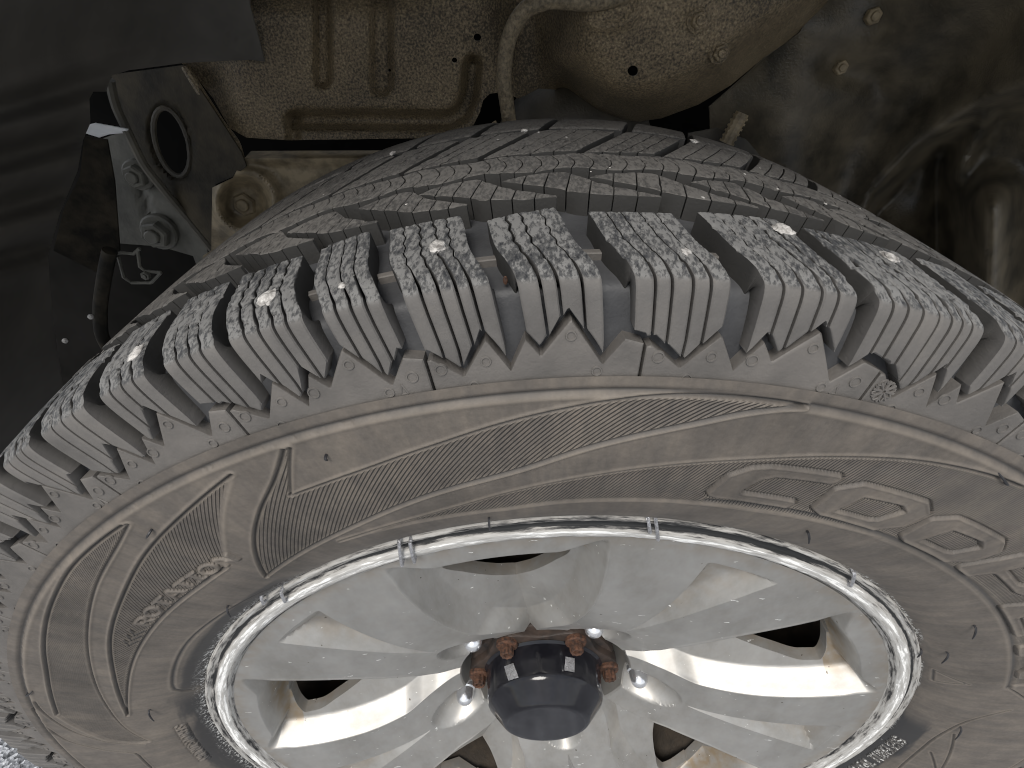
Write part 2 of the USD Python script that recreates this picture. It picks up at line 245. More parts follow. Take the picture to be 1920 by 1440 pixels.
# ------------------------------------------------------------------ sidewall relief
T0, T1, DT, S1, DS = -44.0, 224.0, .1, .1085, .00052
TH = np.arange(T0, T1 + DT / 2, DT); SV = np.arange(.002, S1 + DS / 2, DS)
TG, SG = np.meshgrid(TH, SV, indexing='ij'); KX = math.radians(1) * .305          # metres per degree on the sidewall
H = np.zeros_like(TG); SERR = np.zeros_like(TG); EDGE = np.zeros_like(TG); LINE_SHADE = np.zeros_like(TG)
def sub(poly, pad):
    x0, y0, x1, y1 = poly.bounds
    i0, i1 = np.searchsorted(TH, (x0 - pad) / KX), np.searchsorted(TH, (x1 + pad) / KX); j0, j1 = np.searchsorted(SV, y0 - pad), np.searchsorted(SV, y1 + pad)
    return slice(i0, i1), slice(j0, j1)
def sd(poly, pad=.003):
    """signed distance to a polygon (inside positive) on the patch of the sidewall grid that holds it"""
    sl = sub(poly, pad); x, y = TG[sl] * KX, SG[sl]
    if x.size == 0: return sl, x
    d = shapely.distance(shapely.points(x, y), poly.boundary); return sl, np.where(shapely.contains_xy(poly, x, y), d, -d)
def spoly(pts, n=8, close=True):
    P = np.array([(a * KX, s / 1000) for a, s in pts], float); return Polygon(P).buffer(0)
def curve(pts, n=30):
    P = np.array(pts, float); t = np.r_[0, np.cumsum(np.hypot(np.diff(P[:, 0]) * 5, np.diff(P[:, 1])))]
    return PchipInterpolator(t, P)(np.linspace(0, t[-1], n)).tolist()
def groove(pts, depth=.0011, w=.00055, edge=.22):
    ln = LineString([(a * KX, s / 1000) for a, s in pts]); pg = ln.buffer(w * 3); sl = sub(pg, .002)
    x, y = TG[sl] * KX, SG[sl]
    if x.size == 0: return
    d = shapely.distance(shapely.points(x, y), ln); H[sl] -= depth * np.exp(-(d / w) ** 2); LINE_SHADE[sl] = np.maximum(LINE_SHADE[sl], .8 * np.exp(-(d / (w * 1.1)) ** 2))  # dark line along the groove: its shade put into the colour
    e = np.exp(-((d - 2.2 * w) / (w)) ** 2); H[sl] += .3 * depth * e; EDGE[sl] = np.maximum(EDGE[sl], edge * e)
def band(pts, serr=1., recess=.0005, phase=None):
    pg = spoly(pts); sl, d = sd(pg)
    if d.size == 0: return
    H[sl] -= recess * smooth(d, -.0004, .0004); SERR[sl] = np.maximum(SERR[sl], serr * smooth(d, .0008, .0016))
    e = np.exp(-((d + .0012) / .0007) ** 2); H[sl] += .0003 * e; EDGE[sl] = np.maximum(EDGE[sl], .3 * e)
    if phase is not None: PH[sl] = np.where(d > -.0012, phase(TG[sl], SG[sl]), PH[sl])
PH = np.zeros_like(TG)
def rz(th, s):
    r = np.interp(s, SS, RR); return r * np.cos(np.radians(th)), r * np.sin(np.radians(th))
def circ_phase(cx, cz, pitch):
    def f(th, s):
        x, z = rz(th, s); return np.hypot(x - cx, z - cz) / pitch
    return f
def line_phase(ang, pitch):
    def f(th, s):
        x, z = rz(th, s); return (x * math.sin(math.radians(ang)) - z * math.cos(math.radians(ang))) / pitch
    return f
up1 = curve([(111.8, 76.5), (106.94, 78.4), (100.65, 84.1), (94.83, 91.8), (91.56, 95.7), (86.93, 100.6), (83.5, 101.8), (77.3, 102.4)], 40)
lo1 = curve([(77.3, 102.4), (80.27, 97.2), (83.21, 90.3), (89.7, 77.1), (95.37, 65.), (102.44, 56.6), (110.94, 45.8), (118.36, 38.3), (123.4, 33.1)], 50)
lf1 = curve([(123.4, 33.1), (121.6, 43.3), (118.13, 61.), (115.04, 74.), (111.7, 86.7), (109.4, 98.6)], 24)
band(up1 + lo1 + lf1 + [(108.95, 98.4)], phase=circ_phase(.156, .157, .00155))
top2 = curve([(112.8, 38.2), (106.3, 40.), (100.98, 44.1), (95.69, 51.3), (89.4, 59.6), (83.72, 67.4), (78.32, 74.6), (73.13, 82.8), (65.92, 93.1), (58.84, 99.)], 50)
bot2 = [(40, 100), (22, 98), (21, 54.5), (34, 54.3), (44.2, 53.4), (53.7, 51.4), (61.3, 50.1), (66, 46.5), (74.62, 43.2), (82, 42.4), (91.3, 40.5), (96.5, 36.7), (104, 37.1)]
band(top2 + bot2, .8, phase=line_phase(57, .00135))
ru = curve([(113.88, 95.8), (119.49, 88.8), (125.63, 82.5), (133.99, 73.), (142.18, 66.1), (151.64, 58.2), (162.1, 53.)], 40)
rb = curve([(162.1, 53.), (153.02, 51.4), (143.89, 51.5), (136.53, 51.5), (129.82, 51.2), (123.93, 52.6)], 24); rr_ = curve([(123.93, 52.6), (120.72, 66.1), (117.92, 79.2), (114.1, 95)], 16)
band(ru + rb + rr_, phase=circ_phase(.056, .214, .00145))
lu = curve([(124.4, 98), (130.75, 98.4), (137.84, 96.1), (146.36, 92.5), (153.71, 89.9), (162.16, 90.5)], 30)
ll_ = curve([(171.0, 48.8), (166.02, 57.3), (158.09, 63.7), (148.15, 71.2), (140.36, 78.1), (133.63, 85.2), (127.09, 92.), (124.0, 97.)], 40)
bl = curve([(162.2, 90.5), (158.0, 99.0), (165.7, 89.6), (169.6, 71.9), (171.6, 52.6)], 3)
band(lu + curve([(162.16, 90.5), (166.5, 80), (170, 66), (171.2, 50)], 12) + ll_, .55, phase=circ_phase(-.02, .22, .0010))
for g in (up1, lo1, lf1, top2, ru, rb, ll_, lu, [(108.95, 98.4), (111.8, 76.5)]): groove(g)
groove(curve([(159.3, 99.6), (165.7, 89.6), (169.6, 71.9), (171.6, 52.6)], 20)); groove(curve([(161.5, 103), (168.8, 95.7), (171.9, 78.7), (174.6, 60.3), (179.5, 60.4)], 20)); groove([(179.5, 60.4), (190, 44)])
groove(curve([(79.15, 44.8), (70.1, 47.6), (61.3, 49.7), (53.7, 50.7), (44.2, 52.7), (34, 53.6), (20.3, 53.9)], 40), .0009, .0011)
groove(curve([(14, 60), (8, 40), (0, 34), (-12, 38)], 16)); groove([(20, 55), (10, 90)]); groove([(5, 42), (-9, 62), (-2, 40)])
groove(curve([(125, 17), (132, 24), (143.9, 30.3), (156.1, 28.4), (159, 16)], 24), .0007, .0008)          # edge of the patch rubbed by the rim
for a, b in (((22.6, 17.2), (19.1, 17.5)), ((19.1, 17.5), (20.6, 34)), ((20.6, 34), (22.6, 17.2))): groove([a, b], .0006, .0006)
# raised lettering: COOPER as wide angular italics with a flat raised stroke
def glyph(outer, inner=None, h=.00055):
    pg = spoly(outer).buffer(-.0022).buffer(.0044).buffer(-.0022)
    if inner: pg = pg.difference(spoly(inner))
    sl, d = sd(pg)
    if d.size == 0: return
    m = smooth(d, -.0003, .0004); SERR[sl] *= 1 - smooth(d, -.0008, 0); H[sl] += (h + .0005 * smooth(d, .0, .0006)) * m - .0010 * np.exp(-((d + .0006) / .00045) ** 2)
    H[sl] -= .0003 * smooth(d, .0010, .0018); LINE_SHADE[sl] = np.maximum(LINE_SHADE[sl], .55 * np.exp(-((d + .0006) / .0005) ** 2))
def oh(a, s=0):  # a slanted ring, a = its left foot
    o = [(a - .2, 52.5 + s), (a, 67.5 + s), (a - 1.6, 74 + s), (a - 7.6, 75.8 + s), (a - 9, 71 + s), (a - 8.9, 59 + s), (a - 7.2, 50.7 + s), (a - 1.4, 50 + s)]
    i = [(a - 2.2, 55 + s), (a - 2.8, 67 + s), (a - 6.2, 69.3 + s), (a - 7.1, 67 + s), (a - 6.3, 57.5 + s), (a - 5.6, 56 + s)]
    return o, i
glyph([(79.8, 50.0), (79.2, 64), (77.9, 70.4), (76.6, 72.6), (70.8, 75.2), (71.1, 69.4), (75.6, 67.0), (76.5, 64), (77.3, 55.4), (76.9, 54.2), (71.9, 55.2), (72.3, 49.2), (78.9, 48.4)])
glyph(*oh(70.6)); glyph(*oh(60.9, 1.2))
glyph([(52.1, 53), (50.2, 78), (43.5, 80), (42.2, 76), (42.8, 66), (44, 63.4), (48.8, 62.6), (49.6, 53)], [(48.6, 67.5), (48.2, 73.6), (45, 74.4), (44.8, 69), (45.4, 67)])
glyph([(41.8, 54), (40, 79), (32.4, 81), (32.6, 76), (37.6, 74.6), (37.9, 70), (33.6, 70.2), (33.8, 65.6), (38.2, 65), (38.7, 59.4), (33.9, 60), (34.1, 55)])
glyph([(31.6, 55), (29.8, 80), (22.8, 81.5), (21.6, 77), (22.4, 69.5), (24.4, 66), (22.2, 56), (24.6, 56), (26.8, 64.5), (28.3, 64.2), (29.1, 55)], [(27.9, 69), (27.6, 75.2), (24.6, 75.6), (24.8, 70)])
def text(t, a, s, height, depth=.0008, up=True, bold=True, step=1.0, gap=.0):
    """raised word starting at angle a, reading clockwise (up: tops outwards) or anticlockwise with tops inwards"""
    m = meshkit.text_mesh(t, height, .001, bold); z = np.array(m.vertices)[:, 2]; f = np.array(m.faces); f = f[(z[f] > .0005).all(1)]; v = np.array(m.vertices)[:, :2] * [step, 1]
    pg = shapely.union_all([Polygon(v[q]).buffer(.00002) for q in f])
    pg = shapely.affinity.affine_transform(pg, [-1, 0, 0, 1, a * KX, s] if up else [1, 0, 0, -1, a * KX, s])
    sl, d = sd(pg, .002)
    if d.size == 0: return
    SERR[sl] *= 1 - smooth(d, -.0005, .0001); H[sl] += depth * smooth(d, -.0003, .0003) - .0006 * np.exp(-((d + .0006) / .0004) ** 2)
    return pg
import shapely.affinity
text('ROTATION', 138.9, .0533, .0068, step=1.85)
for k in range(3):
    a = 140.2 + k * 1.25
    for p in (((a - .1, 59.8), (a + .9, 56.6)), ((a + .9, 56.6), (a - .4, 53.6))): groove(p, -.0005, .0006, .2)
T_A = text('SERIOUS INJURY', 168.3, .0315, .0062, up=False)
T_B = text('RADIAL TUBELESS', -18.5, .0245, .0085, up=False, step=.85)
# rings next to the tread and at the bead
H += -.0012 * np.exp(-((SG - .1030) / .0011) ** 2) + .0004 * np.exp(-((SG - .1002) / .001) ** 2); EDGE = np.maximum(EDGE, .3 * np.exp(-((SG - .1004) / .0011) ** 2))
H += .00025 * (meshkit.fbm(np.stack([TG * KX * 25, SG * 25, 0 * SG], -1), 3, 4) - .5)
H += -.0016 * np.exp(-((SG - .0085) / .0012) ** 2)
chip = meshkit.fbm(np.stack([TG * KX * 260, SG * 260, 0 * SG], -1), 3, 9); H -= .0006 * np.exp(-((SG - .1018) / .0006) ** 2) * (chip > .56) * (TG > 104)
# stains, with groove shade painted into the dark mask
def arc(a0, a1, soft=6): return smooth(TG, a0 - soft, a0 + soft) * (1 - smooth(TG, a1 - soft, a1 + soft))
wob = (meshkit.fbm(np.stack([TG * .22, SG * 260, 0 * SG], -1), 4, 21) - .5)
SOAP_SHADE = np.clip(arc(124, 158, 2) * smooth(.027 - SG + .004 * wob, 0, .004) * .8 + arc(160, 200, 3) * smooth(.031 - SG + .02 * wob, 0, .010) * .9
               + arc(-32, 6, 3) * smooth(.030 - SG + .014 * wob, 0, .005) * .95 + arc(-40, 44, 14) * smooth(.017 - SG + .012 * wob, 0, .01) * .6
               + arc(60, 122, 8) * smooth(.0115 - SG + .004 * wob, 0, .004) * .55, 0, 1)
SCUFF = np.clip(arc(30, 122, 8) * smooth(.0135 - SG + .012 * wob, 0, .003) + arc(122, 200, 3) * smooth(.019 - SG + .006 * wob, 0, .007) * .9 + arc(-30, 30, 4) * smooth(.012 - SG + .010 * wob, 0, .003), 0, 1)
SOAP_SHADE = np.maximum(SOAP_SHADE, LINE_SHADE); SOAP_SHADE = np.maximum(SOAP_SHADE, .75 * np.exp(-((SG - .1031) / .0007) ** 2))  # shade in grooves, letter outlines and outer ring painted dark here too
for pg in (T_B,):
    sl, d = sd(pg, .002); SCUFF[sl] = np.maximum(SCUFF[sl], .95 * smooth(d, -.0003, .0002)); SOAP_SHADE[sl] *= 1 - .4 * smooth(d, -.0003, .0002)
V = W(TG, SG, H).reshape(-1, 3)
obj('tyre', (V, gridf(*TG.shape)), 'sidewall_rubber', wheel, smooth=True, uv=np.stack([TG * KX, SG], -1).reshape(-1, 2), prim={'soap_shade': SOAP_SHADE.ravel(), 'scuff': SCUFF.ravel(), 'edge': EDGE.ravel(), 'phase': PH.ravel(), 'serr': SERR.ravel()})
tyre = wheel + '/tyre'
# tread floor and the far side; the lower, hidden quarter more coarsely
b = np.r_[np.arange(S1 - .0004, .16, .0012), np.arange(.16, .39, .004), np.arange(.39, SMAX, .012)]; a = np.arange(T0, T1 + .1, .5)
tg, sg = np.meshgrid(a, b, indexing='ij'); 
bs = np.linspace(b[0], b[-1], 1500); Pf = W(90 + 0 * bs, bs, hbase(bs)); q_ = np.minimum(np.minimum(bs - b[0], b[-1] - bs) / .012, 1)
for k, ax in ((0, 2), (1, 1)): Pf[:, ax] = Pf[:, ax] * (1 - q_) + q_ * gsm(Pf[:, ax], 32)
fr_, fy_ = np.interp(sg, bs, Pf[:, 2]), np.interp(sg, bs, Pf[:, 1]); tga = np.radians(tg)
obj('tread_floor', (np.stack([fr_ * np.cos(tga), fy_, fr_ * np.sin(tga)], -1).reshape(-1, 3), gridf(*tg.shape)), 'shaded_groove_rubber', tyre, smooth=True)
b2 = np.r_[np.arange(.002, .15, .004), np.arange(.15, SMAX, .01)]; tg, sg = np.meshgrid(np.linspace(T1, 360 + T0, 80), b2, indexing='ij')
obj('lower_carcass', (W(tg, sg, 0 * sg).reshape(-1, 3), gridf(*tg.shape)), 'plate_rubber', tyre, smooth=True)

# ------------------------------------------------------------------ tread blocks
LEFT = [112.13, 108.13, 103.05, 99.05, 93.75, 88.38, 82.36, 76.59, 73.2 - .0]; RIGHT = [109.0, 104.1, 100.15, 95.0, 89.92, 83.98, 77.76, 73.3, 70.6]
PAIRS = [(110.9 + 0.0, 98.97), (98.97, 87.42), (87.42, 74.2)]
seq = [4.6, 5.2]; k = 0
while LEFT[-1] > T0 + 6:
    p = [4.4, 5.1, 4.7, 5.6][k % 4]; w = p - 1.5; LEFT.append(RIGHT[-1] - 1.4); RIGHT.append(LEFT[-1] - w); k += 1
k = 0
while LEFT[0] < T1 - 8:
    p = [4.6, 5.2, 4.3, 5.0][k % 4]; RIGHT.insert(0, LEFT[0] + 1.35); LEFT.insert(0, RIGHT[0] + p - 1.4); k += 1
i0 = LEFT.index(112.13)
def skew(s): return np.interp(s, [.105, .122, .135, .146, .154, .163, .173, .19], [-.35, -.3, -.1, 0, .22, .62, 1.1, 1.7])
while PAIRS[0][0] < T1 - 12: PAIRS.insert(0, (PAIRS[0][0] + (11.2 if len(PAIRS) % 2 else 10.4), PAIRS[0][0]))
while PAIRS[-1][1] > T0 + 12: PAIRS.append((PAIRS[-1][1], PAIRS[-1][1] - (10.6 if len(PAIRS) % 2 else 11.6)))
ZF = [0, .03, .16, .29, .385, .465, .53, .665, .815, .905, 1.]; ZS = [.1190, .1195, .1115, .1243, .1120, .1232, .1165, .1292, .1125, .1218, .1200]
PB = np.array([p[0] for p in PAIRS])
def zig(th):
    k = np.clip(np.searchsorted(-PB, -np.asarray(th), 'right') - 1, 0, len(PAIRS) - 1)
    a = np.array(PAIRS)[k]; f = (a[..., 0] - th) / (a[..., 0] - a[..., 1]); return np.interp(f, ZF, ZS)
flat = lambda th, s: 0 * s
def wornh(th, s):   # tops worn round at the shoulder, with small chunks gone
    q = meshkit.fbm(np.stack([np.asarray(th) * 1.6, s * 420, 0 * s], -1), 3, 13)
    return -.0007 * np.exp(-((s - .1455) / .0022) ** 2) - np.where(s > .147, .0008 * np.clip(q - .58, 0, .2) / .2, 0) + .0003 * (q - .5) * (s > .147)
for i, (L, R) in enumerate(zip(LEFT, RIGHT)):
    if L > T1 - 2 or R < T0 + 2: continue
    w = L - R; nr_ = 5 if w > 3.9 else 4 if w > 2.6 else 3
    r_ = np.random.default_rng(100 + i); s1 = .1845 + r_.uniform(-.002, .003); tilt = r_.uniform(-.002, .006)
    mb = MB(); cuts = np.linspace(L, R, nr_ + 1); gap = .0010 / DEG
    if nr_ > 3: cuts[1:-1] += r_.uniform(-.08, .08, nr_ - 1)
    def edge(c, s, kz):
        z = np.where(s > .150, np.abs(((s * 1000 / 8.0 + kz) % 1) - .5) * 2 - .5, 0) * (.15 if (int(kz * 10) % 3) else .03) * smooth(s, .152, .160)
        return c + skew(s) + (z if kz is not None else 0)
    for j in range(nr_):
        a, c = cuts[j], cuts[j + 1]
        def fm(A, B, a=a, c=c, j=j):
            th0 = a + (c - a) * A - skew(.12) * 0
            lowt = th0 + skew(.12); s0 = zig(lowt) + .0042; s_end = s1 + tilt * ((L - th0) / w)
            s = s0 + (s_end - s0) * B
            tl = edge(a, s, .3 * j + .2 * i) if j else a + skew(s); tr = edge(c, s, .3 * (j + 1) + .2 * i) if j < nr_ - 1 else c + skew(s)
            gs = gap * (.45 + .55 * (1 - smooth(s, .146, .153))); gl = gs / 2 if j else 0; gr = gs / 2 if j < nr_ - 1 else 0
            bow = .42 * np.exp(-((s - .160) / .013) ** 2)
            return (tl - gl) + (tr + gr - tl + gl) * A + bow, s
        mb.add(*pillow(fm, 7, 64, wornh, lambda s: hbase(s) - .0015, .0006, (a - c) * DEG, .07))
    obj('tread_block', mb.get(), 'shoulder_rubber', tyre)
# plates under the zigzag, with their moulded pips
PIPS = [(.06, .1155), (.2, .1078), (.275, .1165), (.445, .1165), (.665, .1235), (.79, .1102), (.92, .1145)]
def ring(th, s, h, r=.0017, w=.00045, n=14):
    A = np.linspace(0, 2 * np.pi, n, endpoint=False); V, F = [], []
    for rad, hh in ((r + w, -.0003), (r + w * .4, .00045), (r - w * .4, .00045), (r - w, -.0003)):
        V.append(W(th + rad * np.cos(A) / (.36 * math.radians(1)), s + rad * np.sin(A), h + hh + 0 * A))
    V = np.vstack(V)
    for k in range(3):
        for j in range(n): F.append([k * n + j, k * n + (j + 1) % n, (k + 1) * n + (j + 1) % n, (k + 1) * n + j])
    return V, np.array(F)
for i, (a, c) in enumerate(PAIRS):
    hh = -.0009
    def fm(A, B):
        th = a - .09 + (c - a + .18) * A; z = zig(th); return th + .25 * (B - 1) * 0, .1062 + (z - .1062) * B
    mb = MB().add(*pillow(fm, 110, 12, lambda th, s: hh + 0 * s, lambda s: hbase(s) - .0015, .0005, (a - c) * DEG, .012))
    r_ = np.random.default_rng(i)
    for q, (f, s) in enumerate(PIPS):
        if r_.random() < .12: continue
        mb.add(*ring(a + (c - a) * f, s, hh, .0016 if q % 3 else .0019))
    if i % 2 == 0:                                                      # a moulded triangle
        f = .95; P = [(a + (c - a) * .84, .1085), (a + (c - a) * .875, .1085), (a + (c - a) * .857, .1125)]
        for k in range(3): mb.add(*tube([W(np.array(P[k][0]), np.array(P[k][1]), hh), W(np.array(P[(k + 1) % 3][0]), np.array(P[(k + 1) % 3][1]), hh)], .0004, 5))
    obj('shoulder_plate', mb.get(), 'plate_rubber', tyre)
# the moulded snow emblem on the plate right of centre
mb = MB()
for k in range(8):
    t = k * math.pi / 4; c0 = (73.35, .1135); mb.add(*tube([W(np.array(c0[0] + q * math.cos(t) / (.36 * math.radians(1))), np.array(c0[1] + q * math.sin(t)), -.0006) for q in (.0006, .0042)], .0005, 6))
    for sgn in (-1, 1):
        t2 = t + sgn * .35; mb.add(*tube([W(np.array(c0[0] + .0026 * math.cos(t) / (.36 * math.radians(1))), np.array(c0[1] + .0026 * math.sin(t)), -.0006), W(np.array(c0[0] + .0042 * math.cos(t2) / (.36 * math.radians(1))), np.array(c0[1] + .0042 * math.sin(t2)), -.0006)], .00035, 5))
obj('snow_emblem', mb.get(), 'plate_rubber', tyre)
# low ridges across the grooves between shoulder blocks, as on the photo's wear bars
# intermediate blocks: long slanting pads cut by sipes
ID = [.8, -.3, -1.5, -2.6, -3.4, -4.5, -6., -7.3, -7.7][::-1]
IU = [.2205, .2250, .2275, .2272, .2210, .2120, .2050, .1996, .1985][::-1]; IL = [.2196, .2150, .2105, .2060, .2020, .1992, .1975, .1970, .1970][::-1]
def toph(th, s):
    q = meshkit.fbm(np.stack([np.asarray(th) * 1.8, s * 450, 0 * s], -1), 3, 17); return -.0005 * np.clip(q - .57, 0, .2) / .2
for i in range(len(LEFT) - 1):
    L = LEFT[i]
    if L > T1 - 8 or L < T0 + 12: continue
    sc = (LEFT[i] - LEFT[min(i + 2, len(LEFT) - 1)]) / 10.2; mb = MB(); e = np.arange(.8, -7.7, -1.22); e = np.r_[e, -7.7]; g = .0005 / DEG
    if e[-2] - e[-1] < .4: e = np.delete(e, -2)
    for j in range(len(e) - 1):
        a, c = e[j] - (g / 2 if j else 0), e[j + 1] + (g / 2 if j < len(e) - 2 else 0)
        def fm(A, B):
            d = a + (c - a) * A; u, l = np.interp(d, ID, IU), np.interp(d, ID, IL); s = l + (u - l) * B
            return L + d * sc - .9 * (s - .21) / .02 * .6, s
        mb.add(*pillow(fm, 4, 10, toph, lambda s: hbase(s) - .001, .00032, .0075, .015))
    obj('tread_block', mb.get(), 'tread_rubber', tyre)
# centre rib in short siped lengths
a = 200.0; mb = MB()
while a > -30:
    p = 1.15 + .12 * math.sin(a * 1.7)
    def fm(A, B):
        th = a + (-(p - .07)) * A; lo = .2325 + .0022 * np.sin(np.radians(th * 65)); hi = .2568 + .0018 * np.sin(np.radians(th * 65 + 90)); s = lo + (hi - lo) * B
        return th - .5 * np.sin((s - .2325) / .024 * np.pi) , s
    mb.add(*pillow(fm, 4, 12, toph, lambda s: hbase(s) - .001, .00035, p * DEG, .024)); a -= p
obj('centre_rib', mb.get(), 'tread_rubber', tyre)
# far half of the directional pattern
F = [101.5, 95.7, 88.64, 83.06]; k = 0
while F[-1] > -20: F.append(F[-1] - [6.4, 5.5][k % 2]); k += 1
while F[0] < 190: F.insert(0, F[0] + [5.6, 6.2][k % 2]); k += 1
for i in range(len(F) - 1):
    mb = MB(); a, c = F[i], F[i + 1] + .85; nn = 4
    for j in range(nn):
        e0, e1 = a + (c - a) * j / nn - (.05 if j else 0), a + (c - a) * (j + 1) / nn + (.05 if j < nn - 1 else 0)
        def fm(A, B):
            th = e0 + (e1 - e0) * A; lo = .2605 + .004 * ((a - th) / (a - c)); s = lo + (.3165 - .006 * np.abs((a - th) / (a - c) - .4) - lo) * B
            return th - 5.0 * (s - .2605) / .054 * (1 - .12 * (s - .2605) / .054), s
        mb.add(*pillow(fm, 5, 24, toph, lambda s: hbase(s) - .001, .0004, (e0 - e1) * DEG, .05))
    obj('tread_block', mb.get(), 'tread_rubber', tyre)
    mb = MB()
    def fm(A, B):
        s = .3225 + .058 * B; return a - 5.2 + (c - a) * A - 2.4 * B, s
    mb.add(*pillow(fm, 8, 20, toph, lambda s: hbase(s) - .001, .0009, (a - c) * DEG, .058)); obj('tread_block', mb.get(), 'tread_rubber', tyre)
# wear bars across the grooves between the shoulder blocks
for i in range(len(LEFT) - 1):
    a, c = RIGHT[i], LEFT[i + 1]
    if a > T1 - 6 or a < T0 + 6: continue
    def fm(A, B):
        s = .1640 + .0032 * B; return a + skew(s) + .22 + (c - a) * A, s
    obj('wear_bar', pillow(fm, 3, 3, lambda th, s: 0 * s - .0064, lambda s: 0 * s - .010, .0004, (a - c) * DEG, .0032), 'plate_rubber', tyre)
# white grit worn into the blocks (studs) and specks
def stud(th, s, r, h=.0004, nm='stud'):
    ic = trimesh.creation.icosphere(2, 1.0); v = np.array(ic.vertices) * (1 + .5 * (meshkit.noise(np.array(ic.vertices) * 1.7 + th, 3)[:, None] - .5))
    k = r / (.38 * math.radians(1)); v = v * (1 + .7 * (meshkit.noise(v * 3.1 + s * 900, 5)[:, None] - .5)); P = W(th + v[:, 0] * k * .68, s + v[:, 1] * r * .95, h - .0005 + v[:, 2] * r * .30); obj(nm, (P, ic.faces), 'pebble', tyre, smooth=60)
for th, s, r in ((106.5, .1573, .0046), (97.6, .1655, .0042), (79.6, .1785, .0044), (73.7, .1738, .0042), (114.8, .1563, .0042), (85.8, .1540, .002), (102.2, .1525, .0018)): stud(th, s, r)
for k in range(16): stud(rng.uniform(66, 112), rng.uniform(.2, .31), rng.uniform(.0005, .0011), .0004, 'grit')
for th, s in ((103.9, .318), (92.6, .3135), (78.5, .312)): stud(th, s, .0028, .001, 'grit')
lf = trimesh.creation.icosphere(2, 1.0); lv = np.array(lf.vertices) * [.0008, .0004, .0015] + W(np.array(94.35), np.array(.150), -.0062); obj('leaf_scrap', (lv, lf.faces), 'rust', tyre)
# rubber vent hairs, at their places on the sidewall
def hair(u, v, du, dv, name='vent_hair', m='hair_rubber', r=.00055, lift=.004):
    o, d = EYE, ray(u, v); d = d / np.linalg.norm(d); t = np.linspace(.2, .9, 4000); P = o + t[:, None] * d; q = np.hypot(P[:, 0], P[:, 2]); yy = np.interp(q, RR[:900], YY[:900]); k = np.argmax(P[:, 1] > yy - 0)
    p = P[k]; e = CAMR @ np.array([du, -dv, 0]) / FPX * t[k]; n_ = np.array([0, -1, 0])
    e = e - n_ * (e @ n_) * .6
    obj(name, tube([p + n_ * -.0008, p + n_ * .0012, p + e * .4 + n_ * .002 , p + e + n_ * .0012], [r, r, r, r * .5], 6, smooth_n=8), m, tyre)
for h in ((285, 992, -9, 14), (428, 1135, 2, 22), (1513, 995, 5, 24), (1885, 905, -26, -30), (1826, 1172, 2, 24), (1775, 1222, -4, 20), (1725, 1215, -2, 16), (1800, 1362, -2, 24), (281, 1330, 3, 22), (612, 852, 3, 8), (917, 970, 1, 28), (52, 1300, 10, -9)): hair(*h)

# ------------------------------------------------------------------ rim
def shift(V):
    r = np.hypot(V[:, 0], V[:, 2]); V = V.copy(); V[:, 0] -= .009 * np.clip(1 - r / .24, 0, 1); return V
FL = [(.2265, -.1060), (.2305, -.1098), (.2325, -.1128), (.2345, -.1140), (.2385, -.1146), (.2400, -.1136), (.2408, -.1120), (.2426, -.1120), (.2438, -.1128), (.2450, -.1136), (.2464, -.1132), (.2472, -.1112), (.2468, -.1080), (.2420, -.1030)]
P = np.array(FL); t = np.r_[0, np.cumsum(np.hypot(*np.diff(P, axis=0).T))]; tt = np.linspace(0, t[-1], 60); P = np.stack([np.interp(tt, t, P[:, 0]), np.interp(tt, t, P[:, 1])], 1)
A = np.linspace(0, 360, 721); rg, ag = np.meshgrid(P[:, 0], A); yg = np.broadcast_to(P[:, 1], rg.shape); kk = np.broadcast_to(tt, rg.shape)
nz = meshkit.fbm(np.stack([ag * .9, kk * 900, 0 * ag], -1), 4, 31); rg2 = rg + .0006 * (nz - .5) * (kk > .004); yg = yg + .0006 * (nz - .5) * (kk > .004)
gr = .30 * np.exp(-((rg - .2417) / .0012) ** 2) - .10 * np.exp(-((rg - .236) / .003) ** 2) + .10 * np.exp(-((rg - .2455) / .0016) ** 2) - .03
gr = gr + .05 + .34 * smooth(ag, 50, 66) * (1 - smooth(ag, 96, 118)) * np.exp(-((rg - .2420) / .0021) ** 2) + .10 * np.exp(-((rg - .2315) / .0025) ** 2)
V = np.stack([rg2 * np.cos(np.radians(ag)), yg, rg2 * np.sin(np.radians(ag))], -1).reshape(-1, 3)
rim = obj('rim', (V, gridf(*rg.shape)), 'scuffed_rim', wheel, smooth=True, uv=np.stack([np.radians(ag) * .24, kk], -1).reshape(-1, 2), prim={'groove': gr.ravel()})
rim = wheel + '/rim'
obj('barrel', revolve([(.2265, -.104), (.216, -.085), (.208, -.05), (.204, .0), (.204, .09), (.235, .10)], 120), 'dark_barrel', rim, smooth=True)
r0, r1 = .069, .2295
Rv = np.r_[[r0 - .004, r0 - .001], np.linspace(r0, .2145, 215), np.linspace(.2145, r1, 36)[1:]]
yf = PchipInterpolator([.055, .069, .09, .12, .16, .20, .235], [-.0660, -.0700, -.0800, -.0920, -.1015, -.1072, -.1100])
ef = PchipInterpolator([.055, .08, .10, .116, .15, .20, .215, .235], [34.6, 29.6, 23.6, 19.8, 18.3, 19.8, 20.5, 21])
HOLE = PchipInterpolator([.136, .143, .150, .17, .188, .197, .202, .2055], [-1, 2.4, 5.0, 9.4, 11.7, 11.7, 9.8, 5.6])
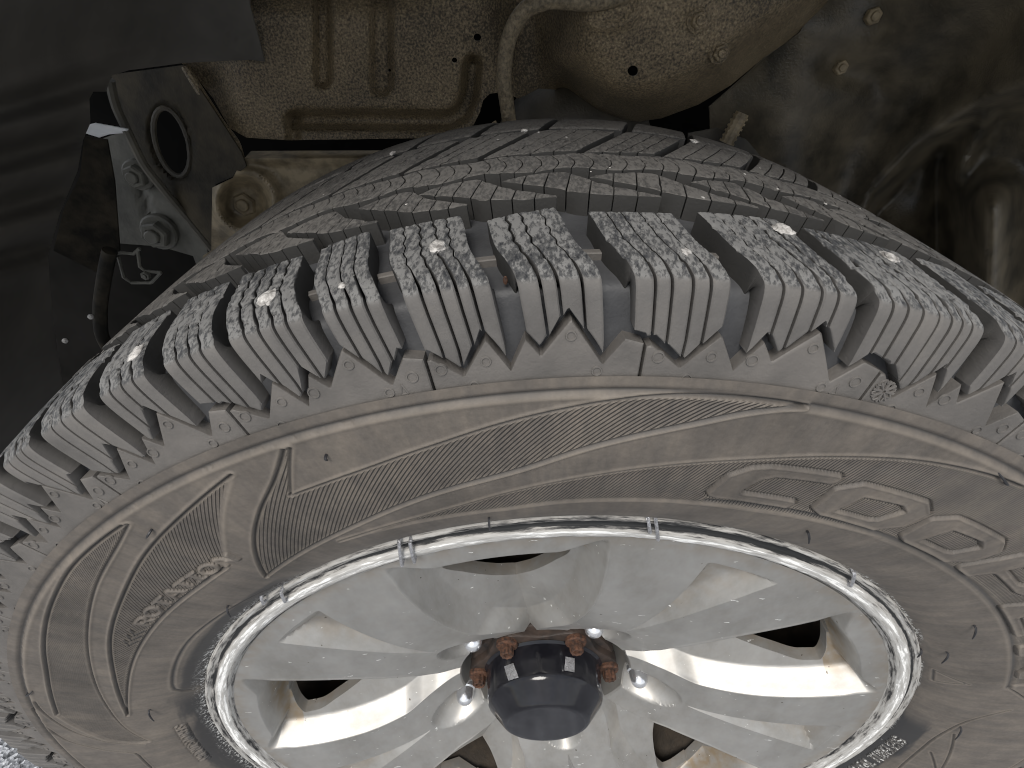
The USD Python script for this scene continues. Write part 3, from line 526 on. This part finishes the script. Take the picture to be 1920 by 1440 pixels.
def depth(r, phi):
    e = ef(r); d = r * np.sin(np.radians(np.clip(phi - e, 0, 60)))
    D = 1.35 * np.minimum(d, .012) + .42 * np.clip(d - .012, 0, 1) - .0007 * np.exp(-((phi - e) * r * .01745 / .0011) ** 2) * smooth(r, .09, .11) * (1 - smooth(r, .205, .214))
    hh = HOLE(np.clip(r, .136, .2055)); ins = r * np.sin(np.radians(np.clip(phi - (36 - hh), -20, 40)))
    hol = np.clip(np.minimum(ins, np.minimum((r - .134), (.2070 - r) * 1.2)), 0, 1); depth.hole = np.minimum(ins, np.minimum((r - .134), (.2070 - r) * 1.2))
    rend = .2150 + .0130 * smooth(phi, 28, 20); D = D * (1 - smooth(r, rend - .0085, rend - .0005))
    p = np.interp(r, [.112, .217], [0.2, 6.3]); dp = np.minimum(r * np.sin(np.radians(np.clip(p - phi, -30, 30))), .2165 - r)
    D = D + np.minimum(1.0 * np.clip(dp, 0, 1), .0095 + .1 * np.clip(dp, 0, 1)) * (r > .112)
    rho = np.sqrt(((r - .083) / .0245) ** 2 + ((r * np.radians(phi)) / .0185) ** 2); D = D + .0145 * np.clip(1 - rho ** 2.2, 0, 1)
    return D, dp, d, rho
for k in range(5):
    c0 = 64 + 72 * k; rows_y, rows_a, dust, hole = [], [], [], []
    for r in Rv:
        e = float(ef(max(r, .056))); p = float(np.interp(r, [.112, .217], [0.2, 6.3])); rr_c = max(r, r0)
        half = np.r_[np.linspace(0, p, 8)[:-1], np.linspace(p, e - .8, 22)[:-1], e - np.array([.8, .55, .35, .18]), e + np.array([0, .18, .35, .55, .8]), np.linspace(e + .8, min(35.6, e + 9), 28)[1:-1], np.linspace(min(35.6, e + 9), 36, 30)]
        phi = np.r_[-half[::-1], half[1:]]; D, dp, d, rho = depth(np.full_like(phi, rr_c), np.abs(phi)); y = float(yf(rr_c)) + D
        if r < r0: y = y + (.030 if r < r0 - .002 else .0015)
        rows_a.append(phi); rows_y.append(y); hole.append(depth.hole if r > r0 else np.full_like(phi, -.02))
        pocket = .75 * smooth(dp, .001, .008) * (r > .112); deep = smooth(D, .018, .034) * .85; endw = .9 * smooth(D, .006, .02) * (r > .199)
        dust.append(np.clip(np.maximum.reduce([pocket * .45, deep * .35, endw, .25 * smooth(-rho, -1, -.4) + 0 * D, np.full_like(D, .10 + .30 * smooth(r, .218, .229))]), 0, 1))
    PHI, YG = np.array(rows_a), np.array(rows_y); RG = np.broadcast_to(Rv[:, None], PHI.shape); a = np.radians(c0 + PHI)
    V = shift(np.stack([RG * np.cos(a), YG, RG * np.sin(a)], -1).reshape(-1, 3)); F_ = gridf(*PHI.shape, flip=True); q = np.vstack([F_[:, [0, 1, 2]], F_[:, [0, 2, 3]]])
    # cut the window out along the zero line of its distance field, and give the cut a wall
    hv = np.array(hole).ravel(); ids = np.arange(len(V)).astype(float); newV, cutm, F2, wall = list(V), {}, [], []
    def cutp(a_, b_):
        k_ = (min(a_, b_), max(a_, b_))
        if k_ not in cutm: t_ = hv[k_[0]] / (hv[k_[0]] - hv[k_[1]]); newV.append(V[k_[0]] * (1 - t_) + V[k_[1]] * t_); cutm[k_] = len(newV) - 1
        return cutm[k_]
    side_ = hv[q] > 0; nin = side_.sum(1); F2 = [q[nin == 0]]
    for tri, sd_ in zip(q[(nin == 1) | (nin == 2)], side_[(nin == 1) | (nin == 2)]):
        k_ = int(np.nonzero(sd_ == (sd_.sum() == 1))[0][0]); A_, B_, C_ = tri[k_], tri[(k_ + 1) % 3], tri[(k_ + 2) % 3]; p1, p2 = cutp(A_, B_), cutp(A_, C_)
        if sd_.sum() == 1: F2.append(np.array([[p1, B_, C_], [p1, C_, p2]])); wall.append((p2, p1))
        else: F2.append(np.array([[A_, p1, p2]])); wall.append((p1, p2))
    V = np.array(newV); q = np.vstack(F2); nV = len(V); w_ = np.array(wall); V = np.vstack([V, V + [0, .009, 0]])
    q = np.vstack([q, np.c_[w_[:, 0], w_[:, 0] + nV, w_[:, 1] + nV], np.c_[w_[:, 0], w_[:, 1] + nV, w_[:, 1]]])
    used = np.unique(q); re = np.full(len(V), -1); re[used] = np.arange(len(used)); du = np.r_[np.array(dust).ravel(), np.full(nV - hv.size, .2)]; du = np.r_[du, np.full(nV, .5)][used]; V2 = V[used]
    m = trimesh.Trimesh(V2, re[q], process=False); sm = trimesh.graph.smooth_shade(m, angle=math.radians(17), facet_minarea=None)
    # carry the dust over to the split vertices
    from scipy.spatial import cKDTree
    dd = du[cKDTree(V2).query(np.array(sm.vertices))[1]]
    v, f, nn = meshkit.arrays(sm, True); path = numbered(rim, 'spoke'); o = usdkit.mesh(stage, path, (v, f), MAT['silver_paint'], smooth=True)
    UsdGeom.PrimvarsAPI(o).CreatePrimvar('dust', Sdf.ValueTypeNames.FloatArray, 'vertex').Set(Vt.FloatArray.FromNumpy(dd.astype(np.float32)))
    # wheel nut in its scoop
    nut = [(.0, -.0825), (.003, -.0821), (.0055, -.0808), (.0074, -.0785), (.0082, -.075), (.0084, -.070), (.0098, -.069), (.0100, -.060), (0, -.060)]
    nv, nf = revolve(nut, 28); t_ = math.radians(c0); nv = nv * [.88, 1, .88] + [0, .0055, 0] + shift(np.array([[.0775 * math.cos(t_), 0, .0775 * math.sin(t_)]])); obj('wheel_nut', (nv, nf), 'chrome', wheel, smooth=40)
# clip marks and curved hairs on the rim
for (u, v, du, dv) in ((748, 1016, 6, 44), (769, 1018, 8, 36), (1215, 972, 4, 26), (1229, 972, 5, 40), (1602, 1075, -8, 24), (490, 1118, 5, 14), (527, 1110, 8, 18)):
    o = at(u, v, -.1155); e = at(u + du, v + dv, -.1155); obj('rim_thread', tube([o + [0, .004, 0], o, (o + e) / 2 + [0, -.0006, 0], e, e + [0, .004, 0]], .0009, 6, smooth_n=12), 'foil', rim)
def streak(pts, y, r, name, m, parent):
    obj(name, tube([at(u, v, y) for u, v in pts], r, 6, smooth_n=24), m, parent)
# hub, drive flange and grease cap
hx = np.array([-.0078, 0, -.0005])
V_, F_ = revolve([(0, -.050), (.0585, -.050), (.0590, -.056), (.0570, -.060), (.0450, -.0605), (0, -.0605)][::-1], 90); obj('hub', (V_ + hx, F_), 'hub_iron', wheel)
hubp = wheel + '/hub'
A = np.radians(np.linspace(0, 360, 181)); fl = []
for rad, y in ((0, -.066), (.9, -.0662), (.985, -.0656), (1, -.064), (1, -.056)):
    fl.append(np.stack([rad * (.0555 + .0045 * np.cos(6 * (A - math.radians(3)))) * np.cos(A), np.full_like(A, y), rad * (.0555 + .0045 * np.cos(6 * (A - math.radians(3)))) * np.sin(A)], -1))
fl = np.stack(fl, 1); obj('drive_flange', (fl.reshape(-1, 3) + hx, gridf(181, 5)), 'hub_iron', wheel)
for k in range(6):
    t_ = math.radians(3 + 60 * k); c = hx + np.array([.0525 * math.cos(t_), 0, .0525 * math.sin(t_)]); mb = MB()
    mb.add(*(lambda q: (q[0] + c, q[1]))(revolve([(0, -.0695), (.0075, -.0695), (.0082, -.0685), (.0082, -.0655)], 24)))
    a = np.linspace(0, 2 * np.pi, 49); pr = []
    for rad, y in ((0, -.0735), (.0026, -.0732), (.0027, -.0758), (.0043, -.0763), (.0048, -.0752), (.0048, -.069)):
        rr2 = rad * (1 + (.09 * np.cos(8 * a) if rad > .003 else 0)); pr.append(np.stack([rr2 * np.cos(a), np.full_like(a, y), rr2 * np.sin(a)], -1))
    mb.add(np.stack(pr, 1).reshape(-1, 3) + c, gridf(49, 6)); obj('flange_bolt', mb.get(), 'rust', wheel, smooth=30)
cap_prof = [(0, -.1062), (.0295, -.1062), (.0318, -.1058), (.0330, -.1048), (.0438, -.0925), (.0448, -.0905), (.0452, -.0885), (.0460, -.068), (.0480, -.0665)]
P = np.array(cap_prof); t = np.r_[0, np.cumsum(np.hypot(*np.diff(P, axis=0).T))]; tt = np.linspace(0, t[-1], 60); P = np.stack([np.interp(tt, t, P[:, 0]), np.interp(tt, t, P[:, 1])], 1)
V_, F_ = revolve(P, 120); obj('hub_cap', (V_ + hx, F_), 'black_cap', wheel, smooth=28); capp = wheel + '/hub_cap'
for a0, a1, y0, y1 in ((116, 127, -.0905, -.0790), (63, 73, -.0875, -.0770)):
    ag, yg = np.meshgrid(np.radians(np.linspace(a0, a1, 9)), np.linspace(y0, y1, 9), indexing='ij'); ag = ag + .08 * (yg - y0) / .01 * (1 if a0 > 90 else -.5); rr2 = .0459 + .0004 * meshkit.noise(np.stack([ag * 40, yg * 500, 0 * ag], -1), 2)
    obj('sticker', (np.stack([rr2 * np.cos(ag), yg, rr2 * np.sin(ag)], -1).reshape(-1, 3) + hx, gridf(9, 9)), 'foil', capp, label='crinkled grey foil patch', smooth=True)
# brake behind the wheel
brake = thing('disc_brake', 'rusty disc brake with pale dusty caliper seen through the wheel spokes', 'brake')
obj('disc', revolve([(.06, -.012), (.06, -.02), (.165, -.02), (.165, .004), (.06, .004)], 90), 'disc_iron', brake, smooth=30)
obj('shield', revolve([(.03, .02), (.175, .02), (.19, .03), (.19, .05)], 60), 'disc_iron', brake, smooth=30)
def arcblock(a0, a1, r0, r1, y0, y1, n=26, rr=.006):
    p = Polygon([((r0 if k else r1) * math.cos(math.radians(a)), (r0 if k else r1) * math.sin(math.radians(a))) for k in (0, 1) for a in (np.linspace(a0, a1, n) if k == 0 else np.linspace(a1, a0, n))]).buffer(-rr).buffer(rr)
    m = trimesh.creation.extrude_polygon(p, y1 - y0 - 2 * 0); v = np.array(m.vertices); return np.stack([v[:, 0], y1 - v[:, 2], v[:, 1]], -1), np.array(m.faces)
obj('caliper', arcblock(296, 332, .088, .165, -.045, .01), 'dusty_caliper', brake); obj('caliper_bracket', arcblock(262, 290, .095, .16, -.040, .01), 'dusty_caliper', brake)
obj('caliper', arcblock(222, 254, .096, .165, -.043, .01), 'dusty_caliper', brake)
c = at(845, 1437, -.046); obj('pin_hole', trimesh.creation.cylinder(.009, .003, transform=trimesh.transformations.rotation_matrix(math.pi / 2, [1, 0, 0]) + np.c_[np.zeros((4, 3)), np.r_[c, 0]]), 'dark_void', brake)

# ------------------------------------------------------------------ the car around the wheel
car = thing('car_body', 'dark grimy wheel house of a car with undersealed panels above the tyre', 'car')
def plate(poly, yfun, name, m, step=14, thick=.002, holes=(), parent=car, label=None, smooth_=40):
    """sheet metal: outline in pixels of the photograph, its depth y a function of (u, v), a real thickness behind it"""
    pg = Polygon(poly, [[(x + r * math.cos(t), y + r * math.sin(t)) for t in np.linspace(0, 2 * np.pi, 20, endpoint=False)] for x, y, r in holes]).buffer(0)
    x0, y0, x1, y1 = pg.bounds; xs, ys = np.arange(x0, x1 + step, step), np.arange(y0, y1 + step, step); mb = MB()
    for i in range(len(xs) - 1):
        colp = pg.intersection(shapely.box(xs[i], y0 - 1, xs[i + 1], y1 + 1))
        for j in range(len(ys) - 1):
            c = shapely.box(xs[i], ys[j], xs[i + 1], ys[j + 1])
            if pg_prep.contains(c) if (pg_prep := PREP.setdefault(id(pg), shapely.prepared.prep(pg))) else False: parts = [c]
            else:
                q = colp.intersection(c); parts = [g for g in getattr(q, 'geoms', [q]) if g.geom_type == 'Polygon' and g.area > .5]
            for g in parts:
                if len(g.interiors) == 0 and len(g.exterior.coords) == 5 and g.area > .999 * step * step:
                    co = np.array(g.exterior.coords)[:4]; f = [[0, 1, 2], [0, 2, 3]]; mb.add(np.c_[co, 0 * co[:, 0]], np.array(f))
                else:
                    try: v, f = trimesh.creation.triangulate_polygon(g, engine='earcut'); mb.add(np.c_[v, 0 * v[:, 0]], f)
                    except Exception: pass
    v, f = mb.get(); mm = trimesh.Trimesh(v, f, process=False); mm.merge_vertices(digits_vertex=4); v, f = np.array(mm.vertices), np.array(mm.faces)
    n2 = np.cross(v[f[:, 1], :2] - v[f[:, 0], :2], v[f[:, 2], :2] - v[f[:, 0], :2]); f[n2 > 0] = f[n2 > 0][:, ::-1]
    yv = yfun(v[:, 0], v[:, 1]); D = np.stack([(v[:, 0] - 960) / FPX, -(v[:, 1] - 720) / FPX, -np.ones(len(v))], -1) @ CAMR.T
    Pf = EYE + D * ((yv - EYE[1]) / D[:, 1])[:, None]; Pb = Pf + np.array([0, thick, 0])
    e = np.sort(np.vstack([f[:, [0, 1]], f[:, [1, 2]], f[:, [2, 0]]]), axis=1); eo = np.vstack([f[:, [0, 1]], f[:, [1, 2]], f[:, [2, 0]]]); _, inv, cnt = np.unique(e, axis=0, return_inverse=True, return_counts=True)
    be = eo[cnt[inv.ravel()] == 1]; N = len(v); side = np.vstack([np.c_[be[:, 1], be[:, 0], be[:, 0] + N], np.c_[be[:, 1], be[:, 0] + N, be[:, 1] + N]])
    return obj(name, (np.vstack([Pf, Pb]), np.vstack([f, f[:, ::-1] + N, side])), m, parent, smooth=smooth_, label=label)
import shapely.prepared
PREP = {}
def segd(u, v, pts):
    d = np.full(np.shape(u), 1e9)
    for (a, b), (c, e) in zip(pts[:-1], pts[1:]):
        L2 = (c - a) ** 2 + (e - b) ** 2; t = np.clip(((u - a) * (c - a) + (v - b) * (e - b)) / L2, 0, 1); d = np.minimum(d, np.hypot(u - a - t * (c - a), v - b - t * (e - b)))
    return d
G = lambda d, w: np.exp(-(d / w) ** 2)
def chan(d, w, s=6): return 1 - smooth(d, w - s, w + s)
def y_inner(u, v):
    y = np.full(np.shape(u), .205)
    y = y + .013 * chan(segd(u, v, [(606, -90), (606, 148)]), 14, 7) + .010 * chan(segd(u, v, [(716, -90), (716, 158)]), 18, 8)
    y = y + .019 * chan(segd(u, v, [(552, 224), (838, 226), (866, 212), (880, 176), (886, 120)]), 14, 8) + .010 * chan(segd(u, v, [(552, 224), (552, 262)]), 10, 6)
    y = y + .02 * smooth(v, 40, -40) * smooth(u, 900, 700)
    y = y + .030 * G(segd(u, v, [(985, -80), (1000, 120), (1090, 240)]), 60) * 1
    y = y - .055 * np.sqrt(np.clip(1 - ((u - 1230) / 330) ** 2 - ((v + 30) / 285) ** 2, 0, 1)) * smooth(u, 960, 1120)
    y = y - .004 * G(np.abs(np.hypot(u - 1140, v + 10) - 62), 9)
    y = y + .02 * smooth(u, 460, 380) * smooth(v, 20, 160)
    de = segd(u, v, [(1060, 178), (1120, 222), (1175, 232), (1240, 222), (1310, 196), (1370, 160), (1430, 110), (1500, 62), (1570, 6), (1640, -80)])
    y = y + .075 * np.clip(1 - de / 75, 0, 1) ** 2
    return y
plate([(330, -80), (340, 118), (372, 150), (400, 185), (430, 240), (462, 258), (540, 263), (860, 258), (886, 238), (900, 210), (906, 188), (918, 176), (945, 172), (972, 185), (1010, 166), (1040, 168), (1075, 190), (1120, 222), (1175, 232), (1240, 222), (1310, 196), (1370, 160), (1430, 110), (1500, 62), (1570, 6), (1640, -80)],
      y_inner, 'inner_fender', 'underseal', 7, holes=[(895, 70, 7), (1187, 133, 10), (852, 113, 5), (730, 132, 0.1 + 3)])
innerf = car + '/inner_fender'
plate([(470, 284), (900, 282), (1000, 282), (1000, 470), (380, 560), (380, 480), (396, 470), (398, 352), (436, 334), (455, 300)], lambda u, v: .203 - .0000 * u + .012 * smooth(v, 298, 284) - .014 * chan(np.hypot(u - 460, v - 378), 64, 14) + .024 * chan(np.hypot(u - 460, v - 378), 42, 16) - .006 * G(segd(u, v, [(455, 300), (900, 292)]), 8), 'chassis_rail', 'dirty_steel', 5)
def hexbolt(u, v, y, rpx, m='dirty_steel', tilt=.3, washer=True, parent=car, name='bolt'):
    c = at(u, v, y); r = rpx / FPX * np.linalg.norm(c - EYE) * .96; mb = MB()
    def ring6(rad, n): a = np.linspace(0, 2 * np.pi, n, endpoint=False) + tilt; return np.stack([rad * np.cos(a), 0 * a, rad * np.sin(a)], -1)
    def stackup(levels, n):
        V = np.vstack([ring6(rad, n) + [0, yy, 0] for rad, yy in levels]); F = []
        for k in range(len(levels) - 1):
            for j in range(n): F += [[k * n + j, (k + 1) * n + j, (k + 1) * n + (j + 1) % n], [k * n + j, (k + 1) * n + (j + 1) % n, k * n + (j + 1) % n]]
        return V + c, np.array(F)
    if washer: mb.add(*stackup([(r * 1.32, r * .5), (r * 1.32, r * .1), (r * 1.2, 0), (1e-5, 0)], 24))
    mb.add(*stackup([(r, .2 * r), (r, -.55 * r), (r * .88, -.7 * r), (r * .6, -.7 * r), (r * .56, -.62 * r), (1e-5, -.62 * r)], 6))
    mb.add(*stackup([(r * .5, 0), (r * .5, -.95 * r), (r * .42, -1.02 * r), (1e-5, -1.02 * r)], 16)); obj(name, mb.get(), m, parent, smooth=25)
hexbolt(462, 380, .216, 19); hexbolt(1310, 38, .150, 13, 'underseal', parent=innerf, name='bolt'); hexbolt(1350, 99, .158, 12, 'underseal', parent=innerf)
# gusset with an oval opening, its turned-up edge, and the bracket bolted behind it
def oval(cu, cv, a, b, tilt, n=28):
    t = np.linspace(0, 2 * np.pi, n, endpoint=False); x, y = a * np.cos(t), b * np.sin(t); c, s = math.cos(tilt), math.sin(tilt); return [(cu + x[k] * c - y[k] * s, cv + x[k] * s + y[k] * c) for k in range(n)]
gp = Polygon([(208, 140), (345, 122), (400, 205), (452, 285), (462, 312), (440, 330), (405, 345), (400, 390), (398, 462), (330, 380), (270, 300), (225, 220)], [oval(322, 266, 30, 66, -.28)])
def plate_pg(pg, *a, **k):
    global Polygon
    P0 = Polygon
    try:
        Polygon = lambda *q: pg
        return plate(None, *a, **k)
    finally: Polygon = P0
plate_pg(gp, lambda u, v: .225 - .00022 * (u - 300) + .010 * chan(segd(u, v, oval(322, 266, 30, 66, -.28)), 5, 4), 'gusset', 'gusset_iron', 7)
obj('gusset_edge', tube([at(u, v, y) for u, v, y in ((206, 150, .205), (224, 215, .21), (262, 295, .212), (310, 360, .214), (360, 420, .216), (400, 470, .218))], .0036, 8, smooth_n=30), 'gusset_steel', car)
obj('gusset_edge', tube([at(u, v, y) for u, v, y in ((347, 124, .212), (380, 178, .212), (415, 232, .210), (445, 275, .208), (452, 305, .208))], .0035, 8, smooth_n=24), 'underseal', car)
obj('oval_rim', tube([at(u, v, .218) for u, v in oval(322, 266, 30, 66, -.28) + oval(322, 266, 30, 66, -.28)[:1]], .0022, 7), 'underseal_smooth', car)
plate([(186, 262), (236, 244), (262, 300), (330, 385), (388, 452), (392, 560), (362, 480), (300, 462), (218, 456), (200, 380)], lambda u, v: .275 - .0001 * (v - 300) + .004 * G(segd(u, v, [(262, 345), (285, 420)]), 5), 'bolted_bracket', 'grey_bracket', 8)
hexbolt(257, 329, .262, 17, 'grey_bracket'); hexbolt(296, 437, .255, 21, 'grey_bracket', .1)
plate([(158, 255), (200, 262), (214, 340), (224, 470), (190, 515), (100, 470), (120, 390), (150, 330)], lambda u, v: .215 + .0002 * (u - 150), 'mud_flap', 'dark_iron', 9)
obj('drain_pipe', tube([at(u, v, y) for u, v, y in ((206, 470, .2), (194, 530, .2), (188, 590, .2), (196, 640, .2), (230, 690, .2))], .0062, 12, smooth_n=24), 'dark_iron', car)
mb = MB()
for pts in (((205, 478), (228, 474), (250, 476), (262, 466)), ((222, 482), (232, 520), (246, 530), (284, 530)), ((258, 470), (262, 500), (272, 508), (302, 511)), ((284, 530), (302, 511))):
    mb.add(*tube([at(u, v, .215) for u, v in pts], .0016, 6))
obj('cable_clip', mb.get(), 'grey_bracket', car); hexbolt(274, 516, .213, 7, 'grey_bracket', washer=False); hexbolt(200, 476, .205, 7, 'rust', washer=False)
# brake hose hanging in front of the inner fender, with its clip
obj('brake_hose', tube([at(u, v, y) for u, v, y in ((1260, -22, .16), (1170, -6, .155), (1100, 4, .15), (1040, 0, .15), (992, 14, .152), (962, 52, .155), (948, 100, .158), (945, 150, .16), (951, 200, .163), (958, 250, .165))], .0054, 14, smooth_n=70), 'dusty_hose', car)
obj('hose_clip', tube([at(u, v, .16) for u, v in ((926, 228), (930, 238), (946, 240), (970, 238))], .0018, 7), 'dirty_steel', car)
# spring turret behind, studs, back wall
tv = trimesh.creation.icosphere(4, 1.0); q = np.array(tv.vertices) * [.075, .05, .055] + at(1075, 262, .285); obj('spring_turret', (q, tv.faces), 'underseal_smooth', car, smooth=True)
mb = MB(); c0, c1 = at(1362, 268, .235), at(1392, 212, .235); mb.add(*tube([c0, c1], .006, 10)); d = (c1 - c0)
for k in range(6): mb.add(*tube([c0 + d * (k / 6), c0 + d * (k / 6 + .07)], .0072, 10))
obj('stud_bolt', mb.get(), 'dirty_steel', car)
plate([(1290, 250), (1345, 240), (1400, 262), (1432, 300), (1430, 420), (1290, 420)], lambda u, v: .25 + 0 * u, 'spring_seat', 'underseal_smooth', 14)
# moulded liner on the right, curving towards the front, and the flap of liner on the left
def y_right(u, v):
    y = .285 - .25 * smooth(u, 1380, 2300) * 1.0
    y = y + .03 * G(segd(u, v, [(1990, -40), (1700, 190), (1600, 300), (1560, 420)]), 70) - .03 * G(segd(u, v, [(1500, 60), (1460, 200), (1480, 380)]), 110)
    y = y - .020 * G(segd(u, v, [(1850, 225), (1818, 280), (1795, 330)]), 18) - .035 * G(segd(u, v, [(1862, 370), (1850, 560)]), 48) + .022 * G(segd(u, v, [(1765, 290), (1755, 560)]), 22)
    y = y - .02 * G(segd(u, v, [(1650, 420), (1680, 520)]), 60) + .012 * G(segd(u, v, [(1565, 125), (1640, 150)]), 30)
    vc = np.interp(u, [1540, 1560, 1600, 1640, 1720, 1830, 1960, 2100], [900, 560, 440, 350, 262, 190, 140, 110])
    return y + .065 * smooth(v - vc, -6, 60) * smooth(u, 1530, 1600) - .045 * G(segd(u, v, [(1855, 400), (1855, 620)]), 55) - .03 * G(segd(u, v, [(1690, 470), (1700, 600)]), 50)
plate([(1575, -80), (1500, 60), (1430, 112), (1370, 165), (1330, 200), (1340, 420), (1500, 800), (2100, 800), (2100, -80)], y_right, 'wheel_liner', 'liner_dusty', 12)
linr = car + '/wheel_liner'
for u, v, r in ((1635, 30, 11), (1575, 126, 10)): hexbolt(u, v, float(y_right(np.array(float(u)), np.array(float(v)))) - .002, r, 'dirty_steel', washer=False, parent=linr, name='clip')
def y_left(u, v):
    y = .20 - .00055 * 40 * np.logaddexp(0, (300 - u) / 40); w = v + .28 * u
    y = y + .011 * np.cos(np.clip((w - 200) / 95, -.5, 3.5) * 2 * np.pi) * smooth(w, 120, 200) * (1 - smooth(w, 480, 560)) * smooth(u, 330, 120)
    y = y + .05 * smooth(w, 480, 700) * smooth(u, 110, 0) * 0 - .02 * smooth(v, 140, -80) + .003 * G(np.abs(np.hypot(u - 452, v - 82) - 24), 5)
    return y
plate([(-120, -80), (462, -80), (468, 10), (496, 116), (470, 112), (345, 118), (240, 132), (206, 142), (196, 172), (172, 172), (164, 186), (166, 232), (152, 264), (142, 322), (108, 402), (86, 482), (96, 600), (118, 745), (120, 1000), (-120, 1000)], y_left, 'wheel_liner', 'liner_plastic', 11, label='smooth black plastic liner with moulded folds')
# near-black sheet painting the shade deep inside the body, pale sliver painting daylight
plate([(-260, -120), (2180, -120), (2180, 900), (-260, 900)], lambda u, v: .36 + 0 * u, 'shade_backdrop', 'dark_void', 60, holes=[(172, 640, .1)])
plate([(150, 238), (176, 231), (205, 236), (238, 242), (238, 249), (205, 252), (186, 258), (160, 250)], lambda u, v: .19 + .0012 * (v - 231), 'daylight_sliver', 'film', 5, label='pale sliver added in place of daylight through the gap')  # pale piece standing in for daylight seen through a gap
for u, v in ((122, 639), (170, 594)): obj('pale_speck', trimesh.creation.icosphere(2, .0026).apply_translation(at(u, v, .19)), 'pebble', car, smooth=True)  # two tiny pale specks
# roof of the wheel house and the outer wing above the opening
xs = np.linspace(-.62, .62, 50); prof = .60 + .04 * np.cos(xs / .62 * np.pi / 2)
rows = np.stack([np.stack([xs, np.full_like(xs, y), prof + dz], -1) for y, dz in ((-.155, -.01), (-.15, 0), (.1, .01), (.30, .0), (.36, -.06))], 0)
obj('wheel_house_roof', (np.vstack([rows.reshape(-1, 3), rows.reshape(-1, 3) + [0, 0, .004]]), np.vstack([gridf(5, 50), gridf(5, 50, True) + 250])), 'liner_plastic', car, smooth=30)
A = np.radians(np.linspace(8, 172, 80)); arch = np.stack([np.stack([(.60 + dr) * np.cos(A), np.full_like(A, y), (.625 + dr) * np.sin(A)], -1) for dr, y in ((.0, -.150), (-.004, -.158), (.0, -.166), (.02, -.172), (.12, -.185), (.30, -.19))], 0)
obj('wing', (arch.reshape(-1, 3), gridf(6, 80)), 'body_paint', car, smooth=40)
